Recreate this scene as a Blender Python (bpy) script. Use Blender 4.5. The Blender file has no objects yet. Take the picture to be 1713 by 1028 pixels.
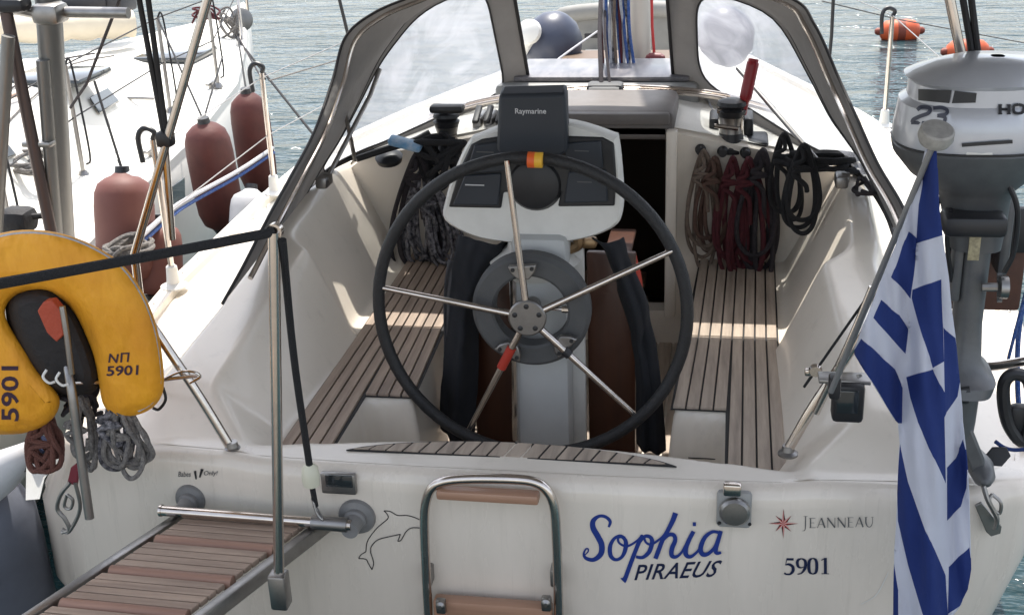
import bpy, bmesh, math, random
import numpy as np
from mathutils import Vector, Matrix
rnd = random.Random(7)
PI = math.pi
S = bpy.context.scene
COL = S.collection

# ------------------------------------------------------------------ camera, world, sun
IW, IH, FPX = 1713.0, 1028.0, 2080.0
PIT, YAW, ROL = math.radians(22), math.radians(10.3), math.radians(-2.2)
CAM = Vector((0.60, -3.15, 3.1))
_f = Vector((-math.sin(YAW) * math.cos(PIT), math.cos(YAW) * math.cos(PIT), -math.sin(PIT)))
_r = Vector((math.cos(YAW), math.sin(YAW), 0))
_u = _r.cross(_f)
RT = _r * math.cos(ROL) + _u * math.sin(ROL)
UP = -_r * math.sin(ROL) + _u * math.cos(ROL)
cd = bpy.data.cameras.new('camera'); cam = bpy.data.objects.new('camera', cd); COL.objects.link(cam)
cd.sensor_width = 36; cd.lens = 36 * FPX / IW; cd.clip_start = 0.05; cd.clip_end = 4000
m3 = Matrix((RT, UP, -_f)).transposed()
cam.matrix_world = Matrix.Translation(CAM) @ m3.to_4x4()
S.camera = cam

SUN_EL, SUN_AZ = math.radians(66), math.radians(-8)
w = bpy.data.worlds.new("World"); S.world = w; w.use_nodes = True
nt = w.node_tree; bg = nt.nodes['Background']
sk = nt.nodes.new('ShaderNodeTexSky'); sk.sky_type = 'NISHITA'; sk.sun_disc = False
sk.sun_elevation = SUN_EL; sk.sun_rotation = SUN_AZ; sk.dust_density = 2.0; sk.air_density = 1.0
hs = nt.nodes.new('ShaderNodeHueSaturation'); hs.inputs['Saturation'].default_value = .45
nt.links.new(sk.outputs[0], hs.inputs['Color']); nt.links.new(hs.outputs[0], bg.inputs[0]); bg.inputs[1].default_value = 0.15
sd = bpy.data.lights.new('sun', 'SUN'); sun = bpy.data.objects.new('sun', sd); COL.objects.link(sun)
sd.energy = 2.6; sd.angle = math.radians(0.55); sd.color = (1, .95, .87)
sdir = Vector((math.sin(SUN_AZ) * math.cos(SUN_EL), math.cos(SUN_AZ) * math.cos(SUN_EL), math.sin(SUN_EL)))
sun.rotation_euler = sdir.to_track_quat('Z', 'Y').to_euler(); sun.location = (0, 0, 20)
S.view_settings.view_transform = 'Standard'; S.view_settings.look = 'None'
S.view_settings.exposure = 1.36; S.view_settings.gamma = 1
S.render.engine = 'CYCLES'

# ------------------------------------------------------------------ helpers
def ray(px, py):
    return _f + RT * ((px - IW / 2) / FPX) - UP * ((py - IH / 2) / FPX)
def at(px, py, X=None, Y=None, Z=None):
    r = ray(px, py)
    if X is not None: t = (X - CAM.x) / r.x
    elif Y is not None: t = (Y - CAM.y) / r.y
    else: t = (Z - CAM.z) / r.z
    return CAM + r * t
def cr(pts, n=6, closed=False):
    """Catmull-Rom through points"""
    P = [Vector(p) for p in pts]; out = []; N = len(P)
    if N < 3: return P
    segs = N if closed else N - 1
    for i in range(segs):
        if closed: a, b, c, d = P[i - 1], P[i], P[(i + 1) % N], P[(i + 2) % N]
        else:
            b, c = P[i], P[i + 1]
            a = P[i - 1] if i else b * 2 - c
            d = P[i + 2] if i + 2 < N else c * 2 - b
        for k in range(n):
            t = k / n
            out.append(0.5 * ((2 * b) + (c - a) * t + (2 * a - 5 * b + 4 * c - d) * t * t + (3 * b - a - 3 * c + d) * t ** 3))
    if not closed: out.append(P[-1])
    return out
WL = {}
class MB:
    def __init__(s): s.v = []; s.f = []; s.m = []
    def add(s, vs, fs, m=0):
        o = len(s.v); s.v += [Vector(v) for v in vs]; s.f += [tuple(i + o for i in f) for f in fs]; s.m += [m] * len(fs); return s
    def box(s, c, d, R=None, b=0.0, m=0):
        c = Vector(c); hx, hy, hz = d[0] / 2, d[1] / 2, d[2] / 2
        bm = bmesh.new(); bmesh.ops.create_cube(bm, size=1)
        for v in bm.verts: v.co = Vector((v.co.x * d[0], v.co.y * d[1], v.co.z * d[2]))
        if b: bmesh.ops.bevel(bm, geom=bm.edges[:], offset=min(b, min(d) * .45), segments=2, affect='EDGES', profile=.5)
        R = R or Matrix.Identity(3)
        bm.verts.index_update()
        s.add([R @ v.co + c for v in bm.verts], [[v.index for v in f.verts] for f in bm.faces], m); bm.free(); return s
    def tube(s, pts, r, seg=10, closed=False, m=0, cap=True):
        P = [Vector(p) for p in pts]; N = len(P)
        rr = r if isinstance(r, (list, tuple)) else [r] * N
        T = []
        for i in range(N):
            if closed: t = P[(i + 1) % N] - P[i - 1]
            else: t = P[min(i + 1, N - 1)] - P[max(i - 1, 0)]
            T.append(t.normalized() if t.length > 1e-9 else Vector((0, 0, 1)))
        a = Vector((0, 0, 1)) if abs(T[0].z) < .9 else Vector((1, 0, 0))
        n = (a - T[0] * a.dot(T[0])).normalized(); vs = []
        for i in range(N):
            n = (n - T[i] * n.dot(T[i]))
            n = n.normalized() if n.length > 1e-6 else T[i].orthogonal().normalized()
            bN = T[i].cross(n)
            for k in range(seg):
                an = 2 * PI * k / seg; vs.append(P[i] + (n * math.cos(an) + bN * math.sin(an)) * rr[i])
        fs = []
        for i in range(N if closed else N - 1):
            j = (i + 1) % N
            for k in range(seg):
                l = (k + 1) % seg; fs.append((i * seg + k, i * seg + l, j * seg + l, j * seg + k))
        if cap and not closed:
            fs.append(tuple(reversed(range(seg)))); fs.append(tuple((N - 1) * seg + k for k in range(seg)))
        return s.add(vs, fs, m)
    def lathe(s, prof, o, ax=(0, 0, 1), seg=28, m=0, cap=True):
        """prof: (radius, height along axis)"""
        ax = Vector(ax).normalized(); o = Vector(o); n = ax.orthogonal().normalized(); b = ax.cross(n)
        vs = []
        for (r, h) in prof:
            for k in range(seg):
                a = 2 * PI * k / seg; vs.append(o + ax * h + (n * math.cos(a) + b * math.sin(a)) * max(r, 1e-4))
        fs = []
        for i in range(len(prof) - 1):
            for k in range(seg):
                l = (k + 1) % seg; fs.append((i * seg + k, i * seg + l, (i + 1) * seg + l, (i + 1) * seg + k))
        if cap: fs.append(tuple(reversed(range(seg)))); fs.append(tuple((len(prof) - 1) * seg + k for k in range(seg)))
        return s.add(vs, fs, m)
    def grid(s, rows, m=0, closed=False, flip=False):
        n = len(rows[0]); vs = [v for r in rows for v in r]; fs = []
        for i in range(len(rows) - 1):
            for k in range(n if closed else n - 1):
                l = (k + 1) % n; q = (i * n + k, i * n + l, (i + 1) * n + l, (i + 1) * n + k)
                fs.append(tuple(reversed(q)) if flip else q)
        return s.add(vs, fs, m)
    def prism(s, poly, d, m=0):
        """3D polygon (list of points) extruded by vector d"""
        d = Vector(d); n = len(poly); P = [Vector(p) for p in poly]
        vs = P + [p + d for p in P]
        fs = [tuple(range(n)), tuple(reversed(range(n, 2 * n)))] + [(i, i + n, (i + 1) % n + n, (i + 1) % n) for i in range(n)]
        return s.add(vs, fs, m)
    def build(s, name, mats, parent=None, ang=35, bevel=0, thick=0, sub=0, norm=True):
        me = bpy.data.meshes.new(name)
        off = WL.get(parent.name, Vector()) if parent else Vector()
        me.from_pydata([tuple(v - off) for v in s.v], [], s.f)
        if not isinstance(mats, (list, tuple)): mats = [mats]
        for mt in mats: me.materials.append(mt)
        me.polygons.foreach_set('material_index', s.m)
        if norm:
            bm = bmesh.new(); bm.from_mesh(me); bmesh.ops.recalc_face_normals(bm, faces=bm.faces[:]); bm.to_mesh(me); bm.free()
        me.polygons.foreach_set('use_smooth', [True] * len(me.polygons))
        me.set_sharp_from_angle(angle=math.radians(ang)); me.update()
        o = bpy.data.objects.new(name, me); COL.objects.link(o)
        if parent: o.parent = parent; WL[o.name] = off
        else: WL[o.name] = Vector()
        if bevel:
            b = o.modifiers.new('bevel', 'BEVEL'); b.width = bevel; b.segments = 2; b.limit_method = 'ANGLE'; b.angle_limit = math.radians(40)
        if thick:
            b = o.modifiers.new('solid', 'SOLIDIFY'); b.thickness = thick; b.offset = 0
        if sub:
            b = o.modifiers.new('sub', 'SUBSURF'); b.levels = sub; b.render_levels = sub
        return o
def tag(o, label=None, cat=None, group=None, kind=None):
    if label: o['label'] = label
    if cat: o['category'] = cat
    if group: o['group'] = group
    if kind: o['kind'] = kind
    return o
def thing(name, loc, label, cat, group=None):
    o = bpy.data.objects.new(name, None); COL.objects.link(o); o.location = loc; o.empty_display_size = .1
    WL[o.name] = Vector(loc); return tag(o, label, cat, group)
def copy_tree(o, parent=None, loc=None):
    c = o.copy(); COL.objects.link(c); c.parent = parent; WL[c.name] = WL[o.name]
    if loc is not None: c.location = loc; WL[c.name] = Vector(loc)
    for ch in list(o.children): copy_tree(ch, c)
    return c
def text_mb(txt, size=1.0, shear=0.0, ext=0.0, bold=0.0, spacing=1.0):
    cu = bpy.data.curves.new('t', 'FONT'); cu.body = txt; cu.size = size; cu.shear = shear; cu.extrude = ext; cu.offset = bold; cu.space_character = spacing
    cu.resolution_u = 3
    o = bpy.data.objects.new('t', cu); COL.objects.link(o)
    dg = bpy.context.evaluated_depsgraph_get(); me = bpy.data.meshes.new_from_object(o.evaluated_get(dg))
    vs = [v.co.copy() for v in me.vertices]; fs = [tuple(p.vertices) for p in me.polygons]
    bpy.data.objects.remove(o); bpy.data.curves.remove(cu); bpy.data.meshes.remove(me)
    return vs, fs

# ------------------------------------------------------------------ materials
def mat(name, col, rough=.5, metal=0., noise=None, bump=None, spec=.5, coat=0., trans=0., streak=None):
    """noise: (scale, amount, colour2[, stretch]) ; bump: (scale, strength)"""
    m = bpy.data.materials.new(name); m.use_nodes = True; n = m.node_tree; b = n.nodes['Principled BSDF']
    b.inputs['Base Color'].default_value = (*col, 1); b.inputs['Roughness'].default_value = rough; b.inputs['Metallic'].default_value = metal
    b.inputs['Specular IOR Level'].default_value = spec; b.inputs['Coat Weight'].default_value = coat
    tc = n.nodes.new('ShaderNodeTexCoord')
    if noise:
        nz = n.nodes.new('ShaderNodeTexNoise'); nz.inputs['Scale'].default_value = noise[0]; nz.inputs['Detail'].default_value = 7; nz.inputs['Roughness'].default_value = .62
        src = tc.outputs['Object']
        if len(noise) > 3:
            mp = n.nodes.new('ShaderNodeMapping'); mp.inputs['Scale'].default_value = noise[3]; n.links.new(src, mp.inputs[0]); src = mp.outputs[0]
        n.links.new(src, nz.inputs['Vector'])
        rp = n.nodes.new('ShaderNodeValToRGB'); rp.color_ramp.elements[0].position = .38; rp.color_ramp.elements[1].position = .72
        n.links.new(nz.outputs['Fac'], rp.inputs[0])
        mx = n.nodes.new('ShaderNodeMix'); mx.data_type = 'RGBA'
        mm = n.nodes.new('ShaderNodeMath'); mm.operation = 'MULTIPLY'; mm.inputs[1].default_value = noise[1]
        n.links.new(rp.outputs[0], mm.inputs[0]); n.links.new(mm.outputs[0], mx.inputs[0])
        mx.inputs[6].default_value = (*col, 1); mx.inputs[7].default_value = (*noise[2], 1); n.links.new(mx.outputs[2], b.inputs['Base Color'])
        if streak:
            m5 = n.nodes.new('ShaderNodeMapping'); m5.inputs['Scale'].default_value = streak[0]; n.links.new(tc.outputs['Object'], m5.inputs[0])
            z5 = n.nodes.new('ShaderNodeTexNoise'); z5.inputs['Scale'].default_value = 1; z5.inputs['Detail'].default_value = 8; z5.inputs['Roughness'].default_value = .7; n.links.new(m5.outputs[0], z5.inputs[0])
            r5 = n.nodes.new('ShaderNodeMapRange'); r5.inputs[1].default_value = .56; r5.inputs[2].default_value = .80; r5.inputs[4].default_value = streak[1]; n.links.new(z5.outputs[0], r5.inputs[0])
            x5 = n.nodes.new('ShaderNodeMix'); x5.data_type = 'RGBA'; n.links.new(r5.outputs[0], x5.inputs[0]); n.links.new(mx.outputs[2], x5.inputs[6]); x5.inputs[7].default_value = (*streak[2], 1); n.links.new(x5.outputs[2], b.inputs['Base Color'])
        mr = n.nodes.new('ShaderNodeMath'); mr.operation = 'MULTIPLY_ADD'; mr.inputs[1].default_value = .18; mr.inputs[2].default_value = max(rough - .06, .02)
        n.links.new(nz.outputs['Fac'], mr.inputs[0]); n.links.new(mr.outputs[0], b.inputs['Roughness'])
    if bump:
        nb = n.nodes.new('ShaderNodeTexNoise'); nb.inputs['Scale'].default_value = bump[0]; nb.inputs['Detail'].default_value = 4
        src = tc.outputs['Object']
        if len(bump) > 2:
            mp = n.nodes.new('ShaderNodeMapping'); mp.inputs['Scale'].default_value = bump[2]; n.links.new(src, mp.inputs[0]); src = mp.outputs[0]
        n.links.new(src, nb.inputs['Vector'])
        bp = n.nodes.new('ShaderNodeBump'); bp.inputs['Strength'].default_value = bump[1]; bp.inputs['Distance'].default_value = bump[3] if len(bump) > 3 else .01
        n.links.new(nb.outputs['Fac'], bp.inputs['Height']); n.links.new(bp.outputs[0], b.inputs['Normal'])
    if trans:
        tr = n.nodes.new('ShaderNodeBsdfTranslucent'); tr.inputs[0].default_value = (*[min(1, c * 1.4) for c in col], 1)
        ms = n.nodes.new('ShaderNodeMixShader'); ms.inputs[0].default_value = trans
        n.links.new(b.outputs[0], ms.inputs[1]); n.links.new(tr.outputs[0], ms.inputs[2]); n.links.new(ms.outputs[0], n.nodes['Material Output'].inputs[0])
    return m
gel = mat('gelcoat', (.77, .70, .605), .3, noise=(1.7, .34, (.54, .50, .42)), bump=(3.0, .04), coat=.25, streak=((14, 14, 9), .28, (.38, .34, .28)))
gelh = mat('hull_gelcoat', (.735, .66, .57), .24, noise=(2.3, .45, (.50, .455, .38), (1.6, 1.6, .35)), bump=(2.2, .05), coat=.3, streak=((26, 26, 1.6), .38, (.36, .32, .26)))
gel2 = mat('neighbour_gelcoat', (.78, .76, .71), .35, noise=(2.2, .3, (.6, .57, .5)), coat=.1)
nonsk = mat('deck_paint', (.72, .70, .64), .6, noise=(3.0, .35, (.56, .54, .48)), bump=(260, .35))
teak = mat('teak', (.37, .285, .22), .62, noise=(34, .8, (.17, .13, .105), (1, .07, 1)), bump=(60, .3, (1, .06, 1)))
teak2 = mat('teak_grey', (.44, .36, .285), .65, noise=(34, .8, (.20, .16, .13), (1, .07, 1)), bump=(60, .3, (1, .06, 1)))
teakx = mat('teak_cross', (.30, .20, .155), .6, noise=(34, .8, (.13, .085, .07), (.06, 1, 1)), bump=(60, .3, (.06, 1, 1)))
teakv = mat('varnished_teak', (.37, .21, .135), .4, noise=(30, .7, (.23, .125, .08), (.06, 1, 1)), coat=.3)
mahog = mat('mahogany', (.075, .027, .013), .35, noise=(20, .6, (.035, .013, .008), (1, 1, .06)), coat=.2)
caulk = mat('black_caulk', (.012, .012, .013), .7)
steel = mat('stainless', (.64, .575, .52), .16, 1., noise=(25, .35, (.35, .34, .33)))
steeld = mat('dull_steel', (.33, .32, .31), .36, 1., noise=(18, .5, (.2, .19, .18)))
alu = mat('aluminium', (.26, .255, .245), .42, .8, noise=(8, .6, (.13, .13, .125), (1, 1, .15)))
black = mat('black_plastic', (.014, .014, .016), .42, noise=(12, .5, (.03, .03, .032)))
blackr = mat('black_rope', (.018, .018, .02), .85, bump=(240, .8))
leather = mat('black_leather', (.013, .013, .014), .5, bump=(160, .4), noise=(30, .5, (.028, .028, .03)))
dcloth = mat('navy_cloth', (.009, .010, .013), .9, noise=(7, .6, (.02, .022, .028)), bump=(14, .5))
gcloth = mat('grey_cloth', (.05, .05, .055), .85, noise=(7, .6, (.09, .09, .095)), bump=(14, .5))
canvas = mat('grey_canvas', (.27, .262, .255), .9, noise=(5, .7, (.17, .165, .16)), bump=(30, .5), trans=.42)
piping = mat('dark_trim', (.02, .019, .02), .7)
ggrey = mat('grey_rubber', (.07, .072, .074), .6, noise=(14, .5, (.11, .11, .11)))
lgrey = mat('light_grey_plastic', (.30, .30, .29), .45, noise=(14, .4, (.22, .22, .21)))
white = mat('white_plastic', (.72, .71, .67), .4, noise=(12, .3, (.5, .48, .44)))
blue = mat('blue_vinyl', (.012, .035, .21), .4)
navy = mat('navy_vinyl', (.008, .014, .05), .4)
fflag_b = mat('flag_blue', (.018, .042, .20), .8, bump=(22, .6), trans=.35)
fflag_w = mat('flag_white', (.60, .61, .67), .8, bump=(22, .6), trans=.35)
yellow = mat('yellow_cover', (.80, .36, .015), .6, noise=(5, .6, (.58, .21, .012)), bump=(9, 1.0, (1, 1, .5), .035))
redcl = mat('red_cloth', (.42, .035, .018), .7)
maroon = mat('fender_maroon', (.10, .022, .016), .6, noise=(5, .8, (.045, .014, .012)), bump=(30, .15))
terra = mat('fender_faded', (.15, .05, .037), .6, noise=(5, .6, (.10, .032, .028)))
orange = mat('buoy_orange', (.62, .10, .025), .5, noise=(5, .7, (.38, .07, .03)))
fgrey = mat('fender_grey', (.11, .12, .15), .55, noise=(4, .6, (.06, .065, .08)))
fwhite = mat('fender_white', (.55, .55, .56), .5, noise=(7, .5, (.35, .35, .36)))
rope_br = mat('rope_brown', (.13, .075, .055), .9, bump=(260, .9), noise=(60, .6, (.07, .035, .028)))
rope_be = mat('rope_beige', (.22, .17, .13), .9, bump=(260, .9), noise=(60, .6, (.10, .06, .05)))
rope_ma = mat('rope_maroon', (.10, .016, .022), .9, bump=(260, .9), noise=(70, .5, (.03, .01, .014)))
rope_dk = mat('rope_dark', (.028, .024, .028), .9, bump=(260, .9), noise=(70, .6, (.07, .055, .06)))
rope_gy = mat('rope_grey', (.24, .22, .20), .9, bump=(260, .9), noise=(90, .8, (.05, .05, .055)))
rope_fl = mat('rope_flecked', (.030, .030, .038), .9, bump=(260, .9), noise=(55, .9, (.42, .40, .42)))
rope_bl = mat('rope_blue', (.02, .08, .30), .85, bump=(260, .9), noise=(70, .5, (.25, .3, .45)))
rope_wh = mat('rope_white', (.58, .58, .60), .85, bump=(260, .9), noise=(70, .5, (.3, .3, .34)))
cowl = mat('cowl_silver', (.50, .51, .54), .3, .25, noise=(9, .4, (.38, .38, .41)), coat=.5)
cowld = mat('motor_grey', (.125, .128, .13), .4, .3, noise=(10, .5, (.05, .05, .055)))
redbr = mat('brown_board', (.085, .035, .022), .55, noise=(10, .6, (.03, .018, .014)))
cream = mat('cream_cover', (.66, .58, .45), .75, noise=(4, .5, (.5, .43, .33)), bump=(8, .4))
glassd = mat('smoked_acrylic', (.025, .03, .032), .08, coat=.5)
screen = mat('instrument_cover', (.022, .027, .036), .5, noise=(9, .4, (.035, .04, .05)))
printw = mat('white_print', (.55, .55, .56), .6)
printg = mat('grey_print', (.10, .10, .10), .6)
printr = mat('red_print', (.33, .015, .012), .6)
printp = mat('pink_print', (.62, .36, .32), .6)
printk = mat('black_print', (.015, .014, .016), .6)
brass = mat('bronze', (.30, .20, .11), .4, .9)
darkin = mat('dark_joinery', (.12, .075, .045), .55)
concrete = mat('quay_concrete', (.30, .28, .25), .9, noise=(2, .6, (.18, .17, .155)), bump=(30, .6))
solar = mat('solar_cells', (.10, .10, .115), .3, noise=(14, .8, (.30, .28, .28), (1, .3, 1)))

vin = bpy.data.materials.new('clear_vinyl'); vin.use_nodes = True; n = vin.node_tree; n.nodes.clear()
o_ = n.nodes.new('ShaderNodeOutputMaterial'); tr = n.nodes.new('ShaderNodeBsdfTransparent'); gl = n.nodes.new('ShaderNodeBsdfGlossy'); df = n.nodes.new('ShaderNodeBsdfDiffuse'); tl = n.nodes.new('ShaderNodeBsdfTranslucent')
tr.inputs[0].default_value = (.80, .83, .85, 1); gl.inputs[1].default_value = .09; df.inputs[0].default_value = (.55, .56, .6, 1); tl.inputs[0].default_value = (.7, .7, .75, 1)
tc = n.nodes.new('ShaderNodeTexCoord'); nz = n.nodes.new('ShaderNodeTexNoise'); nz.inputs['Scale'].default_value = 4.5; nz.inputs['Detail'].default_value = 6; nz.inputs['Distortion'].default_value = 1.2
rp = n.nodes.new('ShaderNodeMapRange'); rp.inputs[1].default_value = .4; rp.inputs[2].default_value = .75; rp.inputs[3].default_value = .34; rp.inputs[4].default_value = .80
n.links.new(tc.outputs['Object'], nz.inputs[0]); n.links.new(nz.outputs[0], rp.inputs[0])
m1 = n.nodes.new('ShaderNodeMixShader'); m1.inputs[0].default_value = .5; n.links.new(df.outputs[0], m1.inputs[1]); n.links.new(tl.outputs[0], m1.inputs[2])
m2 = n.nodes.new('ShaderNodeMixShader'); n.links.new(rp.outputs[0], m2.inputs[0]); n.links.new(tr.outputs[0], m2.inputs[1]); n.links.new(m1.outputs[0], m2.inputs[2])
fr = n.nodes.new('ShaderNodeFresnel'); fr.inputs[0].default_value = 1.4
bp = n.nodes.new('ShaderNodeBump'); bp.inputs['Strength'].default_value = .5; bp.inputs['Distance'].default_value = .02; n.links.new(nz.outputs[0], bp.inputs['Height']); n.links.new(bp.outputs[0], gl.inputs['Normal'])
m3_ = n.nodes.new('ShaderNodeMixShader'); n.links.new(fr.outputs[0], m3_.inputs[0]); n.links.new(m2.outputs[0], m3_.inputs[1]); n.links.new(gl.outputs[0], m3_.inputs[2]); n.links.new(m3_.outputs[0], o_.inputs[0])

# ------------------------------------------------------------------ water and quay
wm = bpy.data.materials.new('sea'); wm.use_nodes = True; n = wm.node_tree; b = n.nodes['Principled BSDF']
b.inputs['Base Color'].default_value = (.014, .040, .047, 1); b.inputs['Roughness'].default_value = .07; b.inputs['IOR'].default_value = 1.333; b.inputs['Specular IOR Level'].default_value = .36
tc = n.nodes.new('ShaderNodeTexCoord'); mp = n.nodes.new('ShaderNodeMapping'); mp.inputs['Scale'].default_value = (.5, 1.25, 1); mp.inputs['Rotation'].default_value = (0, 0, .15)
n1 = n.nodes.new('ShaderNodeTexNoise'); n1.inputs['Scale'].default_value = 1.5; n1.inputs['Detail'].default_value = 5; n1.inputs['Roughness'].default_value = .55; n1.inputs['Distortion'].default_value = .6
n2 = n.nodes.new('ShaderNodeTexNoise'); n2.inputs['Scale'].default_value = 7; n2.inputs['Detail'].default_value = 3
ad = n.nodes.new('ShaderNodeMath'); ad.operation = 'MULTIPLY_ADD'; ad.inputs[1].default_value = .22
n.links.new(tc.outputs['Object'], mp.inputs[0]); n.links.new(mp.outputs[0], n1.inputs[0]); n.links.new(mp.outputs[0], n2.inputs[0]); n.links.new(n2.outputs[0], ad.inputs[0]); n.links.new(n1.outputs[0], ad.inputs[2])
bp = n.nodes.new('ShaderNodeBump'); bp.inputs['Strength'].default_value = .85; bp.inputs['Distance'].default_value = .19; n.links.new(ad.outputs[0], bp.inputs['Height']); n.links.new(bp.outputs[0], b.inputs['Normal'])
MB().add([(-1500, -1500, 0), (1500, -1500, 0), (1500, 1500, 0), (-1500, 1500, 0)], [(0, 1, 2, 3)]).build('water', wm)
tag(bpy.data.objects['water'], kind='structure')
q = MB().box((0, -13.5, -.25), (120, 21.0, 3.2), b=.05).build('quay', concrete); tag(q, kind='structure')

# ------------------------------------------------------------------ own yacht: shapes
XB = [-.1, 0, .5, 1.3, 2.4, 3.0, 3.6, 4.2, 4.8, 5.6, 6.4, 7.2, 7.6, 9.0]
BB = [1.46, 1.50, 1.60, 1.68, 1.68, 1.65, 1.55, 1.38, 1.17, .87, .56, .24, .05, .02]
def sheer_b(y): return float(np.interp(y, XB, BB))
def sheer_z(y): return 1.235 + .035 * min(max(y, 0), 3) + .005 * max(y - 3, 0)
def ty(x): return -.045 + .11 * (x / 1.5) ** 2          # transom plane, curved in plan
ST = [  # Y, s1, s2, z2, s3, z3, s4, z4, z5
 (-.1, .70, .83, 1.283, 1.10, 1.278, 1.30, 1.252, 1.237),
 (.10, .72, .86, 1.290, 1.12, 1.285, 1.30, 1.255, 1.238),
 (.30, .80, 1.03, 1.385, 1.22, 1.37, 1.33, 1.275, 1.245),
 (.75, .80, 1.00, 1.48, 1.17, 1.47, 1.29, 1.31, 1.262),
 (1.13, .80, .95, 1.57, 1.13, 1.57, 1.25, 1.33, 1.275),
 (1.21, .85, 1.05, 1.60, 1.15, 1.60, 1.26, 1.335, 1.278),
 (2.2, .87, 1.10, 1.665, 1.17, 1.665, 1.29, 1.40, 1.31)]
STn = np.array(ST)
def smooth(t): t = np.clip(t, 0, 1); return t * t * (3 - 2 * t)
def profile_z(s, y):
    p = [float(np.interp(y, STn[:, 0], STn[:, k])) for k in range(1, 9)]
    s1, s2, z2, s3, z3, s4, z4, z5 = p
    sin = float(np.interp(y, [.59, .62, 1.2, 2.1], [.625, .432, .462, .488]))
    b = sheer_b(y) - .05
    return np.interp(s, [0, sin - .003, sin + .009, s1, s2, s3, s4, b], [.79, .79, 1.195, 1.195, z2, z3, z4, z5])
NX, NY = 380, 250
us = np.linspace(-1, 1, NX)
# deck rows
H = np.zeros((NY, NX)); PX = np.zeros((NY, NX)); PY = np.zeros((NY, NX))
for j in range(NY):
    v = j / (NY - 1); y0 = v * 2.12
    b = sheer_b(y0) - .045
    if y0 < .10: b -= .10 - math.sqrt(max(0, .10 ** 2 - (.10 - y0) ** 2))
    xs = us * b
    ys = y0 + (ty(xs) + .05) * (1 - v)
    PX[j] = xs; PY[j] = ys
    for i in range(NX):
        s = abs(xs[i]); y = ys[i]
        h = float(profile_z(s, y))
        rim = .195 - .10 * min(1, (s / .85)) ** 2
        a = max(h, 1.288 - .012 * s) if s > .7 else 1.288 - .012 * s
        k = float(smooth((y - rim) / .025))
        H[j, i] = a * (1 - k) + h * k
ker = np.exp(-np.linspace(-2, 2, 7) ** 2 / 1.6); ker /= ker.sum()
def blur(A, ax):
    P = np.pad(A, [(3, 3) if k == ax else (0, 0) for k in (0, 1)], mode='edge'); o = np.zeros_like(A)
    for k, wv in enumerate(ker):
        o += wv * (P[k:k + A.shape[0], :] if ax == 0 else P[:, k:k + A.shape[1]])
    return o
H = blur(blur(H, 0), 1)
H2 = H.copy()
for _ in range(5): H2 = blur(H2, 0)
W_ = smooth((np.abs(PX) - .84) / .06) * smooth((PY - .12) / .15)
H = H * (1 - W_) + H2 * W_

yacht = thing('sailing_yacht', (0, 0, 0), 'cream white sailing yacht seen from astern, with teak-slatted cockpit, large black wheel and grey sprayhood', 'sailing yacht')
rows = [[(PX[j, i], PY[j, i], H[j, i]) for i in range(NX)] for j in range(NY)]
MB().grid(rows).build('cockpit_moulding', gel, yacht, ang=60)

# hull and transom shell
def outline(zl, inset):
    """points port bow -> transom -> starboard bow"""
    g = float(np.interp(zl, [-.3, 0, .3, .7, 1.0, 1.28], [.68, .84, .94, 1.015, 1.02, 1.0]))
    pts = []
    side = [(sheer_b(y) * g - inset, y) for y in [7.62, 7.4, 7.0, 6.4, 5.6, 4.8, 4.2, 3.6, 2.9, 2.4, 1.8, 1.3, .9, .6, .4, .25]]
    R = .10
    b0 = sheer_b(.14) * g - inset
    for a in np.linspace(0, PI / 2, 9):
        s = b0 - R + R * math.cos(a); y = .10 + inset - R * math.sin(a)
        side.append((s, y + (ty(s) + .05) * .95))
    for s in np.linspace(b0 - R, 0, 26)[1:]:
        side.append((s, inset + ty(s) + .05 - .05))
    pts = [(-s, y) for s, y in side] + [(s, y) for s, y in reversed(side[:-1])]
    return pts
_hx = PX[0]; _hz = H[0]
def edge_z(x, y):
    if y > .45: return sheer_z(y)
    k = min(1, max(0, (y - .15) / .3)); return (1 - k) * float(np.interp(x, _hx, _hz)) + k * sheer_z(y)
rows = []
for (dz, ins, ab) in [(-.003, .09, 0), (-.0012, .046, 0), (-.004, .028, 0), (-.018, .012, 0), (-.040, .003, 0), (-.070, 0, 0), (0, 0, 1.0), (0, 0, .7), (0, 0, .45), (0, 0, .3), (0, .02, 0.001), (0, .06, -.3)]:
    if ab:
        fx = float(np.interp(ab, [.3, .7, .9, 1.1, 1.25], [.80, .91, .955, .985, 1])); r_ = []
        fl_ = float(np.interp(ab, [.0, .3, .7, 1.0, 1.2], [1.0, 1.02, 1.065, 1.055, 1.02]))
        for x, y in outline(ab, ins):
            if x < 0: x *= fl_ if y < 1 else 1 + (fl_ - 1) * max(0, 1 - (y - 1))
            x2 = x * (fx if x > 0 and y < 3 else 1) if y < 1.5 or x < 0 else x * (fx + (1 - fx) * min(1, (y - 1.5) / 1.5))
            y2 = y + (ty(x2) - ty(x)) * (1 if y < .3 else 0)
            r_.append((x2, y2 + (.0 if ab > .5 else .04), ab + (0.02 * y if ab > .6 else 0)))
        rows.append(r_)
    else: rows.append([(x, y, edge_z(x, y) + dz) for x, y in outline(1.25, ins)])
MB().grid(rows).build('hull', gelh, yacht, ang=50)
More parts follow.
